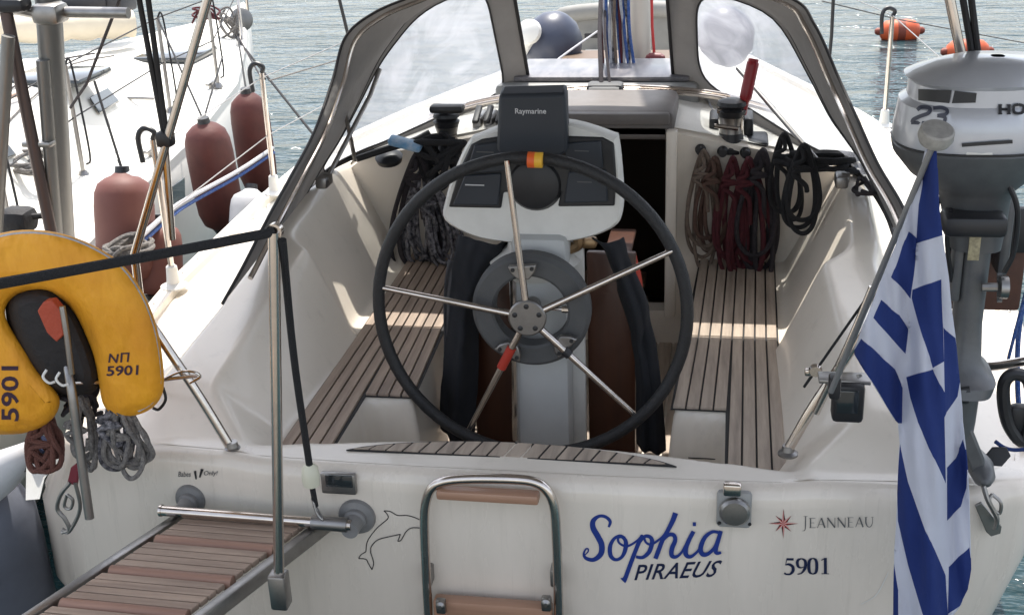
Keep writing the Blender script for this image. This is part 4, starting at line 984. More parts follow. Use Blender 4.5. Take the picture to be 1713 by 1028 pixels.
# ------------------------------------------------------------------ horseshoe lifebuoy
LY = -.16
def L(px, py, dy=0): return at(px, py, Y=LY + dy)
outer = [(166, 643), (171, 672), (184, 690), (205, 697), (238, 691), (262, 675), (274, 648), (272, 600), (262, 545), (240, 490), (205, 442), (160, 412), (110, 392), (55, 384), (0, 390), (-50, 412), (-88, 455), (-108, 530), (-116, 620), (-96, 688), (-50, 722), (20, 726), (58, 719), (86, 702), (99, 680), (96, 658), (63, 620), (44, 588), (20, 552), (8, 522), (20, 498), (48, 486), (78, 485), (102, 500), (125, 524), (144, 562), (158, 600)]
buoy = thing('horseshoe_lifebuoy', L(80, 560), 'yellow horseshoe lifebuoy with white piping hung on the left stern rail', 'lifebuoy')
OP = cr([Vector((x, y, 0)) for x, y in outer], 3, closed=True); ctrb = Vector((60, 560, 0))
# inward offset per vertex for a puffed edge
def offs(P_, d):
    out = []; n_ = len(P_)
    ar = sum(P_[i - 1].x * P_[i].y - P_[i].x * P_[i - 1].y for i in range(n_)); sg = 1 if ar > 0 else -1
    for i in range(n_):
        t = (P_[(i + 1) % n_] - P_[i - 1]).normalized(); out.append(P_[i] + Vector((-t.y, t.x, 0)) * d * sg)
    return out
m = MB(); lay = []
for d, dy in ((26, -.030), (16, -.022), (7, -.010), (2, .004), (0, .02), (0, .075), (2, .09), (8, .105), (20, .115)):
    lay.append([L(p.x, p.y, dy) for p in offs(OP, d)])
m.grid(lay, closed=True)
n_ = len(OP); m.f.append(tuple(range(n_))); m.m.append(0)
m.build('cover', yellow, buoy, ang=60)
pip = [(x - (x - 60) * .035, y - (y - 560) * .035) for x, y in outer[4:17]]
MB().tube(cr([L(x, y, -.004) for x, y in pip], 6), .0048, 8).build('piping', rope_wh, buoy)
def Lf(px, py, o_=0): return L(px, py, -.030 - o_)
def fit_text(txt, quad, name, mt, par, fn, **kw):
    vs, fs = text_mb(txt, 1.0, **kw); return plate(vs, fs, fn, mt, name, par, **quad)
pk = mat('purple_print', (.035, .012, .03), .7)
fit_text('N', dict(BL=(181, 606), BR=(196, 607), TL=(183, 591), TR=(199, 592)), 'lettering', pk, buoy, Lf, bold=.02)
fit_text('Π', dict(BL=(201, 606), BR=(215, 605), TL=(202, 590), TR=(217, 589)), 'lettering', pk, buoy, Lf, bold=.02)
fit_text('5901', dict(BL=(178, 629), BR=(231, 627), TL=(179, 612), TR=(232, 610)), 'lettering', pk, buoy, Lf, bold=.02)
fit_text('5901', dict(BL=(32, 704), BR=(31, 612), TL=(2, 704), TR=(2, 612)), 'lettering', pk, buoy, Lf, bold=.02)
bag = thing('drogue_bag', L(70, 560), 'black bag with a red flap clipped inside the yellow lifebuoy', 'bag')
bo = cr([Vector(p) for p in ((10, 520, 0), (20, 492, 0), (55, 480, 0), (92, 486, 0), (122, 512, 0), (146, 560, 0), (164, 612, 0), (164, 645, 0), (140, 662, 0), (90, 655, 0), (52, 620, 0), (24, 570, 0))], 4, closed=True)
m = MB(); lay = [[L(p.x, p.y, dy) for p in offs(bo, d)] for d, dy in ((0, .12), (-1, .08), (1, .04), (6, .012), (14, -.01), (26, -.024))]
m.grid(lay, closed=True); m.f.append(tuple(range(len(m.v) - len(bo), len(m.v)))); m.m.append(0); m.build('pouch', mat('bag_black', (.016, .013, .013), .75, bump=(30, .6)), bag)
MB().prism([L(x, y, -.052) for x, y in ((62, 520), (72, 505), (86, 503), (101, 520), (106, 560), (94, 572), (78, 556))], (0, .03, 0)).build('red_flap', mat('red_flap', (.40, .065, .03), .7, bump=(30, .6)), bag, bevel=.003)
MB().tube([L(104, 512, -.07), L(112, 560, -.08), L(120, 625, -.08)], .0085, 10).build('light_stick', steeld, bag)
for k, (x, y) in enumerate(((84, 626), (106, 630))):
    MB().tube(cr([L(x - 6, y - 8, -.07), L(x - 12, y + 4, -.08), L(x - 2, y + 14, -.08), L(x + 8, y + 12, -.07)], 5), .004, 8).build('ring', white, bag)
# stainless bracket leg and clutter below the lifebuoy
tub('rail_bracket', [(88, 480, -.05), (104, 560, -.1), (118, 640, -.20), (132, 740, -.22), (150, 866, -.24)], .0135, -.2, mt=steeld, par=yacht)
MB().tube([at(118, 640, Y=-.2), at(262, 636, Y=.0), at(330, 628, Y=.03)], .006, 8).tube(cr([at(262, 640, Y=.0), at(300, 622, Y=.0), at(325, 622, Y=.0), at(335, 630, Y=.0), at(318, 640, Y=.0)], 4), .004, 8).build('bracket_hoop', steel, yacht)
tag(MB().tube(cr([at(273, 648, Y=-.1), at(277, 668, Y=-.1), at(266, 684, Y=-.1), at(256, 682, Y=-.1)], 5), .0045, 8).build('black_strap', black), 'short black strap looped below the right arm of the lifebuoy', 'strap')
coil('rope_coil', L(204, 680, .03), .13, .22, 7, .0075, rope_gy, 'grey flecked rope coil hanging below the right arm of the yellow lifebuoy', 31)
coil('rope_coil', L(196, 650, .06), .08, .25, 3, .009, rope_fl, 'black and white rope loops hanging behind the grey coil at the stern', 32)
coil('rope_coil', L(76, 690, .06), .10, .17, 8, .008, mat('rope_rust', (.14, .055, .04), .9, bump=(260, .9)), 'rust brown rope coil hanging below the left arm of the yellow lifebuoy', 33)
coil('rope_coil', L(140, 660, .05), .07, .24, 4, .008, rope_gy, 'pale rope hanging beside the steel leg under the lifebuoy', 34)
tangle('loose_rope', tuple(L(135, 665, .08)), .07, .05, .06, 26, .007, rope_dk, 'dark rope tangle behind the steel leg below the drogue bag', seed=33)
# snap hook with red webbing
sn = thing('snap_hook', at(118, 830, Y=-.16), 'weathered steel snap hook with a red webbing strap hanging on the stern', 'snap hook')
def K(px, py, o_=0): return at(px, py, Y=-.17 - o_)
MB().prism([K(126, 776), (K(132, 780)), K(128, 812), K(112, 808), K(118, 782)], (0, .012, 0)).build('webbing', mat('red_webbing', (.16, .02, .03), .8), sn, bevel=.002)
MB().tube(cr([K(118, 806), K(102, 826), K(96, 850), K(108, 866), K(116, 884), K(104, 890)], 5), .0065, 8).tube(cr([K(126, 806), K(134, 850), K(116, 888), K(104, 884)], 5), .006, 8).tube(cr([K(112, 826), K(122, 836), K(118, 850), K(108, 846), K(112, 826)], 4), .005, 8).build('hook', steeld, sn)
# chafe plate + white fender eye + big grey fender at the left corner
tag(MB().prism([at(44, 775, Y=-.05), at(100, 768, Y=.02), at(74, 800, Y=-.06), at(66, 834, Y=-.10), at(43, 836, Y=-.10)], (0, .004, 0)).build('white_card', white), 'small white plate hanging under the rust brown rope at the left corner', 'plate')
fe = thing('fender', at(40, 770, Y=.0), 'white tapered fender end with a blue eye beside the left stern corner', 'fender')
e0, e1 = at(-60, 830, Y=.0), at(62, 748, Y=.0)
MB().tube([e0, e0.lerp(e1, .5), e0.lerp(e1, .8), e1], [.085, .07, .045, .03], 18).build('fender_body', fwhite, fe, ang=80)
MB().tube([e1 - (e1 - e0).normalized() * .02, e1 + (e1 - e0).normalized() * .03], [.034, .028], 16).build('fender_eye', navy, fe)
fb = thing('fender', at(60, 920, Y=.05), 'large blue grey cylindrical fender hanging beside the left stern corner', 'fender')
c0, c1 = Vector((-1.83, .02, 1.08)), Vector((-1.80, .0, .35))
MB().lathe([(.02, 0), (.09, .02), (.16, .08), (.185, .18), (.19, .5), (.185, .62), (.14, .72), (.03, .78)], Vector((-1.80, .06, .36)), (-.02, .0, 1), 36).build('fender_body', fgrey, fb, ang=80)
tag(MB().tube(cr([at(-80, 830, Y=.02), at(0, 806, Y=.0), at(52, 776, Y=-.02), at(96, 742, Y=0)], 5), .011, 8).build('fender_line', blackr), 'black fender line crossing the white fender at the left corner', 'rope')

# ------------------------------------------------------------------ neighbouring yacht on the left
NXC = -3.95
nY = [.2, .8, 1.3, 1.7, 2.8, 3.7, 5.1, 6.5, 7.3, 7.9, 8.3]
nB = [1.60, 1.70, 1.72, 1.70, 1.53, 1.42, 1.14, .68, .38, .14, .01]
def nb_(y): return float(np.interp(y, nY, nB))
def nz_(y): return 1.28 + .012 * max(0, y - 1)
nbt = thing('moored_yacht', (NXC, 1, 0), 'white sailing yacht moored on the left with bare deck, stanchions and guard wires', 'sailing yacht')
rows = []
for y in np.linspace(.2, 8.3, 60):
    b = nb_(y); z = nz_(y); r_ = []
    for sg in (-1, 1):
        c = [(b - .0, z), (b + .03, z - .10), (b * 1.0 + .02, z - .45), (b * .93, z - .8), (b * .72, -.05), (b * .2, -.5)]
        r_ += [(NXC + sg * p[0], y, p[1]) for p in (c if sg == -1 else reversed(c))]
    rows.append(r_[:6][::1] + r_[6:])
m = MB(); m.grid(rows); m.f.append(tuple(range(12))); m.m.append(0); m.build('hull', gel2, nbt, ang=50)
rows = []
for y in np.linspace(.2, 8.28, 90):
    b = nb_(y); z = nz_(y); xs = np.linspace(-1, 1, 101) * b
    rw = float(np.interp(y, [.2, 1.5, 3, 4.6, 5.4, 5.8], [1.05, 1.02, .92, .62, .3, .02])); rh = float(np.interp(y, [.2, 4, 5.2, 5.8], [.36, .32, .12, 0]))
    p_ = np.interp(np.abs(xs), [0, rw * .6, rw * .9, rw + .10, b], [z + .09 + rh, z + .07 + rh * .95, z + .06 + rh * .8, z + .035, z + .005])
    p_ = np.convolve(np.pad(p_, 2, mode='edge'), [.1, .2, .4, .2, .1], 'valid')
    rows.append([(NXC + xs[i], y, p_[i]) for i in range(101)])
NR = rows
MB().grid(rows).build('deck', nonsk, nbt, ang=60)
def ndz(x, y):
    j = int(np.clip((y - .2) / 8.08 * 89, 0, 89)); return float(np.interp(x, [p[0] for p in NR[j]], [p[2] for p in NR[j]]))
rows = []
for y in np.linspace(.2, 8.2, 70):
    x = NXC + nb_(y); z = nz_(y); rows.append([(x - .05, y, z), (x - .045, y, z + .045), (x - .005, y, z + .045), (x + .012, y, z + .02), (x + .012, y, z - .03), (x - .02, y, z - .04)])
MB().grid(rows, closed=True).build('toe_rail', gel2, nbt, ang=30)
# hull portlight, coachroof windows, hatch
def on_neigh_hull(px, py): return at(px, py, X=NXC + nb_(at(px, py, X=-2.35).y) + .035)
pl = [on_neigh_hull(*p) for p in ((286, 312), (306, 296), (307, 332), (285, 345))]
MB().prism(pl, (.012, 0, 0)).build('hull_portlight', glassd, nbt, bevel=.003)
for q4 in (((150, 166), (180, 150), (199, 172), (166, 192)), ((-8, 240), (8, 238), (27, 262), (-4, 272))):
    P_ = []
    for p in q4:
        c = None; t_ = 3.0; r_ = ray(*p)
        while t_ < 12:
            c = CAM + r_ * t_
            if abs(c.x - NXC) < nb_(c.y) and c.z < ndz(c.x, c.y) + .02: break
            t_ += .01
        P_.append(c)
    MB().prism(P_, (.004, 0, .014)).build('deck_window', glassd, nbt, bevel=.004)
# foredeck bundle under cream cover, spar, hatch box
c0, c1 = at(-10, 50, Y=5.7), at(222, 40, Y=6.4)
cv = MB(); P_ = [c0.lerp(c1, t) for t in np.linspace(0, 1, 16)]
cv.tube(P_, [.11 + .012 * math.sin(k * 2.1) for k in range(16)], 18)
tag(cv.build('rolled_sail', cream, None, ang=80), 'cream covered sail bundle lying across the neighbouring deck', 'sail bundle')
mc = at(155, 3, Y=6.6)
tag(MB().box(mc + Vector((0, .1, -.02)), (.55, .30, .16), b=.03).box(mc + Vector((-.05, -.06, .0)), (.40, .03, .06), b=.008).build('deck_box', mat('dark_box', (.03, .03, .035), .5)), 'dark grey box on the far deck of the left yacht', 'box')
# fore hatch of neighbouring yacht near the bow
MB().box(Vector((-3.65, 6.0, ndz(-3.65, 6.0) + .02)), (.5, .5, .05), b=.02).build('fore_hatch', glassd, nbt)
MB().tube([(-4.5, 3.2, ndz(-4.5, 3.2) + .05), (-3.1, 4.4, ndz(-3.1, 4.4) + .05)], .012, 8).build('grab_rail', steeld, nbt)
MB().tube([(-3.35, 1.2, ndz(-3.35, 1.2) + .04), (-3.30, 3.2, ndz(-3.3, 3.2) + .04)], .014, 8).build('grab_rail', teakv, nbt)
# stanchions on neighbour with looped rope
tops = []
def nst(px, pt, pb):
    b_ = at(*pb, Z=1.33); b_ = Vector((min(b_.x, NXC + nb_(b_.y) - .03), b_.y, nz_(b_.y) + .02)); t_ = Vector((b_.x, b_.y, b_.z + .60))
    o = MB().tube([b_, t_], .012, 10).lathe([(.035, 0), (.02, .03)], b_, (0, 0, 1), 14).build('stanchion', steeld, nbt); tops.append(t_)
    MB().tube(cr([t_, t_ + Vector((.02, .01, .03)), t_ + Vector((.04, 0, -.06)), b_ + Vector((.045, .02, .12)), b_ + Vector((.02, .01, .06))], 5), .006, 8).build('stanchion_lashing', blackr, o)
nst(0, 0, (140, 292)); nst(0, 0, (286, 190)); nst(0, 0, (366, 150)); nst(0, 0, (20, 395))
bowt = Vector((NXC + .12, 8.0, 1.95))
tt = sorted(tops, key=lambda v: v.y)
for dz, nm_ in ((0, 'guard_wire'), (-.28, 'guard_wire')):
    MB().tube([p + Vector((0, 0, dz)) for p in [Vector((NXC + 1.65, .2, 1.9))] + tt + [bowt]], .0045, 6).build(nm_, piping, nbt)
# bow pulpit and anchor
pu = MB(); pts = [(-.62, 6.6, 1.36), (-.55, 6.8, 1.90), (-.25, 7.7, 2.0), (0, 8.3, 2.02), (.25, 7.7, 2.0), (.55, 6.8, 1.90), (.62, 6.6, 1.36)]
pu.tube(cr([(NXC + p[0], p[1], p[2]) for p in pts], 6), .014, 10); pu.tube([(NXC + .26, 7.7, 1.98), (NXC + .24, 7.75, 1.37)], .013, 10); pu.build('bow_pulpit', steel, nbt)
ac = at(404, 33, Y=7.2)
MB().lathe([(.005, -.02), (.08, -.012), (.10, 0), (.08, .012), (.005, .02)], ac, (.5, -.8, .2), 20).tube([ac, ac + Vector((-.10, .1, -.22))], .018, 10).build('anchor', alu, nbt)
tag(tangle('loose_rope', tuple(at(385, 40, Y=6.9)), .12, .12, .12, 26, .009, rope_gy, 'grey rope bundle lashed to the bow rail of the left yacht', seed=14), None)
tag(tangle('loose_rope', tuple(at(345, 25, Y=6.4)), .12, .12, .06, 20, .008, rope_ma, 'dark red rope bundle on the left yacht near its bow rail', seed=15), None)
tag(tangle('loose_rope', tuple(at(62, 268, Y=2.6)), .16, .2, .03, 20, .010, rope_gy, 'grey rope heap on the side deck of the left yacht', seed=16), None)
# mooring lines from left yacht's bow
tag(MB().tube([at(394, 62, Y=6.6), at(525, 226, Y=4.4)], .009, 8).build('mooring_line', blackr), 'dark mooring line running down from the left yacht across the water', 'rope')
tag(MB().tube(cr([at(398, 60, Y=6.6), at(430, 118, Y=5), at(443, 132, Y=2.5)], 6), .006, 8).build('mooring_line', rope_dk), 'thin dark line from the left yacht to the stanchion hook', 'rope')
tag(MB().tube([at(450, 135, Y=2.6), at(700, 60, Y=8)], .004, 6).build('thin_line', rope_gy), 'thin grey line stretching over the water behind the left hood window', 'rope')
tag(MB().tube([at(1375, 2, Y=9), at(1500, 32, Y=10), at(1730, 75, Y=11)], .006, 6).build('thin_line', rope_gy), 'thin grey line over the water passing the orange buoys', 'rope')

# fenders between the two yachts
def fender(px, pyt, pyb, X, r, mt, label, lx=0, name='fender', rope_to=None):
    a, b_ = at(px, pyt, X=X), at(px + lx, pyb, X=X)
    ax = (a - b_); h = ax.length; ax.normalize()
    t = thing(name, b_, label, 'fender', 'cylindrical fenders hung between the two yachts')
    MB().lathe([(.018, -.02), (.03, 0), (r * .5, .03), (r * .82, h * .10), (r * .97, h * .20), (r, h * .34), (r, h * .74), (r * .96, h * .86), (r * .84, h * .94), (r * .58, h * .99), (.05, h * 1.01), (.03, h + .02), (.015, h + .03)], b_, ax, 32).build('fender_body', mt, t, ang=80)
    MB().lathe([(r * .42, h * .972), (r * .34, h * 1.0), (.035, h * 1.02), (.03, h + .045)], b_, ax, 24).build('fender_eye', black, t)
    MB().lathe([(.03, -.035), (.05, .0), (r * .55, h * .06)], b_, ax, 20).build('fender_foot', black, t)
    if rope_to:
        for q_ in rope_to: MB().tube([a + ax * .03, q_], .006, 8).build('fender_line', blackr, t)
    return t
tz = [p for p in tt]
fender(342, 210, 386, -2.12, .125, maroon, 'dark red cylindrical fender tied with a blue and white band, nearest of the two', lx=34, rope_to=[tz[-2] if len(tz) > 2 else tt[0], at(372, 95, X=-2.6)])
fender(413, 160, 324, -2.12, .112, maroon, 'dark red cylindrical fender farthest along the left yacht beside the open water', lx=24, rope_to=[at(398, 62, X=-3.0)])
fender(205, 295, 480, -2.02, .13, terra, 'faded brick red fender behind the steel bimini leg, closest to the camera', lx=10, rope_to=[at(198, 268, X=-2.15), at(158, 136, X=-2.2)])
fender(262, 375, 500, -1.92, .11, terra, 'small faded red fender low behind the first stanchion', lx=4)
fender(420, 322, 425, -1.86, .105, fwhite, 'grey white fender standing on end below the farthest red fender', lx=-6)
MB().lathe([(.09, 0), (.055, .04), (.02, .07)], at(207, 300, X=-2.02) - Vector((0, 0, .02)), (0, 0, 1), 18).build('fender_cap', fwhite, bpy.data.objects['fender.004'])
bw = cr([at(228, 402, X=-1.86), at(285, 352, X=-1.90), at(318, 330, X=-1.95), at(400, 285, X=-1.97), at(456, 248, X=-1.98)], 6)
tag(MB().tube(bw, .012, 8).build('breast_line', rope_wh), 'white mooring line strapped across the two dark red fenders', 'rope')
tag(MB().tube([p + Vector((.004, 0, -.026)) for p in bw], .009, 8).build('breast_line', rope_bl), 'blue mooring line just under the white line across the red fenders', 'rope')
tangle('loose_rope', tuple(at(215, 412, X=-1.9)), .10, .14, .03, 26, .010, rope_gy, 'grey rope heap below the brick red fender', seed=21)

# aluminium davit frame at the left
DY = .9
dv = thing('davit_frame', at(110, 400, Y=DY), 'dull aluminium davit frame standing at the stern of the left yacht', 'davit')
def bar(name, a, b_, r1, r2, mt, y=DY, y2=None):
    p, q_ = at(*a, Y=y), at(*b_, Y=y2 if y2 is not None else y)
    d = (q_ - p).normalized(); s_ = d.cross(Vector((0, 1, 0))).normalized(); f_ = s_.cross(d)
    rows = [[c + s_ * r1 * math.cos(t) + f_ * r2 * math.sin(t) for t in np.linspace(0, 2 * PI, 20, endpoint=False)] for c in (p, p.lerp(q_, .5), q_)]
    m = MB().grid(rows, closed=True); n_ = 20; m.f.append(tuple(range(n_))); m.m.append(0); m.f.append(tuple(range(2 * n_, 3 * n_))); m.m.append(0)
    return m.build(name, mt, dv)
bar('upright', (79, -30), (112, 520), .040, .055, alu)
bar('upright', (72, 100), (104, 520), .022, .03, alu, y=.84)
bar('crossbar', (8, 12), (84, 26), .020, .02, steeld, y=.86); bar('crossbar', (84, 20), (215, 22), .019, .02, steeld, y=.86)
bar('strut', (2, -20), (88, 400), .022, .02, mat('brown_metal', (.10, .075, .07), .4, .6), y=.80)
bar('outer_post', (14, 60), (-8, 420), .022, .022, alu, y=.72)
MB().box(at(65, 240, Y=.82), (.11, .05, .02), b=.006).build('bracket', steeld, dv); MB().box(at(84, 22, Y=.84), (.10, .10, .07), b=.02).build('joint', steeld, dv)
MB().box(at(15, 8, Y=.8), (.14, .08, .05), b=.02).build('hook_block', black, dv)
MB().tube([at(215, -40, Y=.88), at(145, 140, Y=1.4), at(118, 180, Y=1.6)], .006, 8).build('tackle_line', rope_dk, dv)
tag(MB().box(at(30, 368, Y=1.0), (.13, .12, .10), b=.035).tube([at(50, 362, Y=1.0), at(95, 360, Y=1.05)], .012, 8).build('black_winch_bag', mat('bag_black2', (.015, .014, .015), .75, bump=(40, .6))), 'black bag hanging just above the yellow lifebuoy', 'bag')

# ------------------------------------------------------------------ buoys
def buoyf(px, py, r, label):
    c = at(px, py, Z=.10); t = thing('mooring_buoy', c, label, 'buoy', 'orange mooring buoys')
    MB().lathe([(.02, -r * 1.75), (r * .55, -r * 1.6), (r * .88, -r * 1.2), (r, -r * .6), (r, .6 * r), (r * .88, r * 1.2), (r * .55, r * 1.6), (.02, r * 1.75)], c, (1, .1, 0), 28).build('float', orange, t, ang=80)
    MB().lathe([(.03, -r * 2.1), (.05, -r * 1.9), (.05, r * 1.9), (.03, r * 2.1)], c, (1, .1, 0), 14).lathe([(r * 1.01, -.05), (r * 1.02, 0), (r * 1.01, .05)], c, (1, .1, 0), 28, cap=False).build('buoy_core', mat('buoy_dark', (.20, .04, .02), .6), t)
buoyf(1505, 52, .155, 'orange mooring buoy floating behind the right stanchion')
buoyf(1618, 86, .15, 'orange mooring buoy farther right, half hidden by the steel poles')

# ------------------------------------------------------------------ outboard motor on the stern rail
OY = .02
oc = at(1640, 250, Y=OY); OX = at(1628, 180, Y=OY).x
om = thing('outboard_motor', Vector((OX, OY, 1.35)), 'silver grey outboard motor clamped upright on the right stern rail', 'outboard motor')
def zat(py): return at(1625, py, Y=OY).z
OX += .015
def sec(z, hx, hy, ox=0, oy=0, e=2.6, n_=40):
    o_ = []
    for k in range(n_):
        a = 2 * PI * k / n_; c, s_ = math.cos(a), math.sin(a)
        hx_ = hx * .83 if z > zat(330) else hx
        o_.append((OX + ox + hx_ * (abs(c) ** (2 / e)) * (1 if c > 0 else -1), OY + .10 + oy + hy * (abs(s_) ** (2 / e)) * (1 if s_ > 0 else -1), z))
    return o_
zt = zat(112)
rows = [sec(zt + .008, .02, .02, .05), sec(zt + .004, .12, .09, .05), sec(zt - .010, .165, .125, .035), sec(zt - .026, .192, .150, .012), sec(zat(138), .205, .165, 0), sec(zat(142) - .004, .190, .157, 0), sec(zat(172), .193, .160, 0), sec(zat(180), .215, .172, 0), sec(zat(215), .224, .178, -.0), sec(zat(240), .228, .18, -.0), sec(zat(246), .225, .178, 0)]
MB().grid(rows, closed=True).build('cowl', cowl, om, ang=40)
rows = [sec(zat(247), .222, .176), sec(zat(252), .228, .18), sec(zat(268), .222, .172), sec(zat(300), .185, .145, .01), sec(zat(325), .125, .115, .02), sec(zat(345), .088, .09, .03), sec(zat(380), .080, .085, .035), sec(zat(428), .066, .08, .04, e=3), sec(zat(431), .040, .055, .045), sec(zat(560), .038, .052, .045)]
rows += [sec(zat(620), .046, .06, .045), sec(zat(640), .066, .09, .045, e=3), sec(zat(645), .085, .13, .04, e=4), sec(zat(660), .085, .14, .03, e=4), sec(zat(664), .055, .09, .04), sec(zat(720), .048, .08, .045), sec(zat(760), .044, .07, .045), sec(zat(790), .035, .06, .05), sec(zat(812), .008, .02, .05)]
MB().grid(rows, closed=True).build('leg', cowld, om, ang=40)
def O(px, py, y): return at(px, py, Y=y)
fy = OY + .10 - .172
def cowlp(px, py, o_=0):
    # point on cowl front/side surface (superellipse section)
    p = at(px, py, Y=fy)
    for _ in range(8):
        z = p.z; hx = float(np.interp(-z, [-r[0][2] for r in crow], [max(q_[0] for q_ in r) - OX for r in crow])); hy = float(np.interp(-z, [-r[0][2] for r in crow], [OY + .10 - min(q_[1] for q_ in r) for r in crow]))
        t = min(.995, abs((p.x - OX) / hx)); yy = OY + .10 - hy * (1 - t ** 2.6) ** (1 / 2.6) - .0025 - o_
        p = at(px, py, Y=yy)
    return p
crow = [sec(zat(142) - .004, .190, .157, 0), sec(zat(172), .193, .160, 0), sec(zat(180), .215, .172, 0), sec(zat(215), .224, .178, -.0), sec(zat(240), .228, .18, -.0), sec(zat(246), .225, .178, 0)]
for a, b_, c_, d_ in (((1536, 149), (1592, 151), (1588, 173), (1536, 168)), ((1597, 152), (1634, 156), (1632, 172), (1592, 173))):
    gq = MB()
    n_ = 12; R_ = []
    for j in range(3):
        t = j / 2
        L0 = (a[0] + (d_[0] - a[0]) * t, a[1] + (d_[1] - a[1]) * t); L1 = (b_[0] + (c_[0] - b_[0]) * t, b_[1] + (c_[1] - b_[1]) * t)
        R_.append([cowlp(L0[0] + (L1[0] - L0[0]) * i / n_, L0[1] + (L1[1] - L0[1]) * i / n_, .002) for i in range(n_ + 1)])
    gq.grid(R_).build('air_intake', black, om, ang=80, norm=False)
ribbons('motor_number', [([(1534, 184), (1542, 179), (1555, 181), (1553, 189), (1538, 195), (1528, 200), (1526, 205)], 6.5), ([(1524, 205), (1552, 206)], 6.5), ([(1561, 181), (1574, 180), (1584, 184), (1582, 191), (1568, 193.5)], 6), ([(1568, 193.5), (1580, 196), (1579, 204), (1568, 208), (1555, 206)], 6)], mat('decal_grey', (.06, .065, .09), .5), om, fn=cowlp, base=.0)
hd = []
hx0 = 1670
for ch, w_ in (('H', 21), ('O', 20), ('N', 21), ('D', 20), ('A', 20)):
    g = {'H': [([(.15, 0), (.15, 1)], .26), ([(.85, 0), (.85, 1)], .26), ([(.15, .5), (.85, .5)], .2), ([(0, .04), (.32, .04)], .1), ([(.68, .04), (1, .04)], .1), ([(0, .96), (.32, .96)], .1), ([(.68, .96), (1, .96)], .1)], 'O': [([(.5, .04), (.12, .2), (.12, .8), (.5, .96), (.88, .8), (.88, .2), (.5, .04)], .24)],
         'N': [([(.15, 0), (.15, 1)], .22), ([(.85, 0), (.85, 1)], .22), ([(.15, 0), (.85, 1)], .24)], 'D': [([(.15, 0), (.15, 1)], .26), ([(.15, .06), (.7, .1), (.88, .5), (.7, .9), (.15, .94)], .2)], 'A': [([(.5, 0), (.1, 1)], .2), ([(.5, 0), (.9, 1)], .26), ([(.25, .66), (.75, .66)], .14)]}[ch]
    if hx0 < 1720: hd += cell(hx0, 175 - (hx0 - 1670) * .03, w_, 16, g)
    hx0 += w_ + 3
ribbons('motor_lettering', hd, printk, om, fn=cowlp, base=.0)
ribbons('cowl_slot', [([(1609, 243), (1650, 240), (1694, 237)], 6)], black, om, fn=lambda x, y, o_: cowlp(x, y, o_ + .001))
MB().box(O(1638, 257, OY - .075), (.062, .008, .010), b=.002).build('motor_badge', white, om)
MB().box(O(1630, 412, OY - .0), (.028, .006, .075), b=.001).build('label_plate', mat('label_tan', (.42, .36, .22), .5, noise=(90, .8, (.1, .09, .06))), om)
MB().prism([O(1605, 700, .05), O(1622, 705, .05), O(1648, 770, .05), O(1650, 806, .05), O(1630, 800, .05), O(1612, 760, .05)], (0, .03, 0)).lathe([(.01, -.10), (.03, -.06), (.036, 0), (.02, .08)], O(1640, 780, .1), (0, 1, 0), 18).build('skeg', cowld, om, bevel=.008)
# three blades
m = MB()
pcn = O(1640, 775, .18)
for k in range(3):
    a = k * 2.094 + .5; d = Vector((math.cos(a), 0, math.sin(a))); t_ = Vector((-d.z, .5, d.x)).normalized()
    m.prism([pcn + d * .015 - t_ * .012, pcn + d * .05 - t_ * .03, pcn + d * .085 - t_ * .012, pcn + d * .085 + t_ * .015, pcn + d * .05 + t_ * .03, pcn + d * .015 + t_ * .012], (0, .006, 0))
m.build('propeller', black, om, bevel=.002)
for x_ in (-.05, .05):
    MB().box((OX + .03 + x_ * 1.9, OY + .16, zat(420)), (.03, .10, .22), b=.012).build('clamp_bracket', cowld, om)
MB().tube([O(1642, 480, .03), O(1668, 480, .03)], .012, 10).lathe([(.03, 0), (.03, .02)], O(1672, 480, .03), (1, 0, 0), 12).build('clamp_screw', steeld, om)
m = MB()
for k in range(8): m.tube([O(1668, 460 + k * 6, .05), O(1676, 460 + k * 6, .05)], .006, 6)
m.build('cooling_ribs', cowld, om)
MB().tube([O(1600, 655, .0), O(1622, 652, .0)], .012, 8).box(O(1605, 662, .02), (.05, .05, .03), b=.01).build('tilt_lever', black, om)
MB().box(O(1628, 372, .02), (.155, .10, .055), b=.015).build('swivel_bracket', black, om)
MB().box(O(1600, 440, .10), (.025, .06, .20), b=.008).build('steering_bracket', cowld, om)
MB().tube(cr([O(1684, 300, .0), O(1702, 350, .0), O(1696, 420, .02), O(1680, 455, .03)], 6), .007, 8).build('fuel_hose', black, om)
MB().tube(cr([O(1590, 350, .02), O(1584, 400, .05), O(1592, 470, .08)], 6), .006, 8).build('control_cable', black, om)
MB().box(O(1700, 262, OY - .03), (.05, .02, .03), b=.006).build('cowl_latch', steeld, om)
MB().tube([(p[0], p[1], p[2]) for p in sec(zat(247), .226, .180)], .003, 6, closed=True).build('cowl_seal', black, om)
# brown mounting board
a_, b2 = O(1592, 350, .26), O(1706, 522, .26)
mbd = MB().box(((a_.x + b2.x) / 2, .28, (a_.z + b2.z) / 2), (b2.x - a_.x, .04, a_.z - b2.z), b=.012).build('motor_board', redbr, yacht)
MB().box(((a_.x + b2.x) / 2 + .0, .245, a_.z - .05), (b2.x - a_.x + .02, .03, .13), b=.01).build('board_pad', black, mbd)
# black outboard bracket and bag at the far right
bkb = cr([O(1680, 640, .1), O(1698, 625, .1), O(1722, 640, .1), O(1725, 700, .1), O(1712, 738, .1), O(1690, 715, .1), O(1680, 680, .1)], 5, closed=True)
tag(MB().tube(bkb, .018, 10, closed=True).box(O(1706, 700, .12), (.06, .04, .09), b=.015).build('black_bracket', black), 'black plastic bracket hanging right of the outboard motor leg', 'bracket')
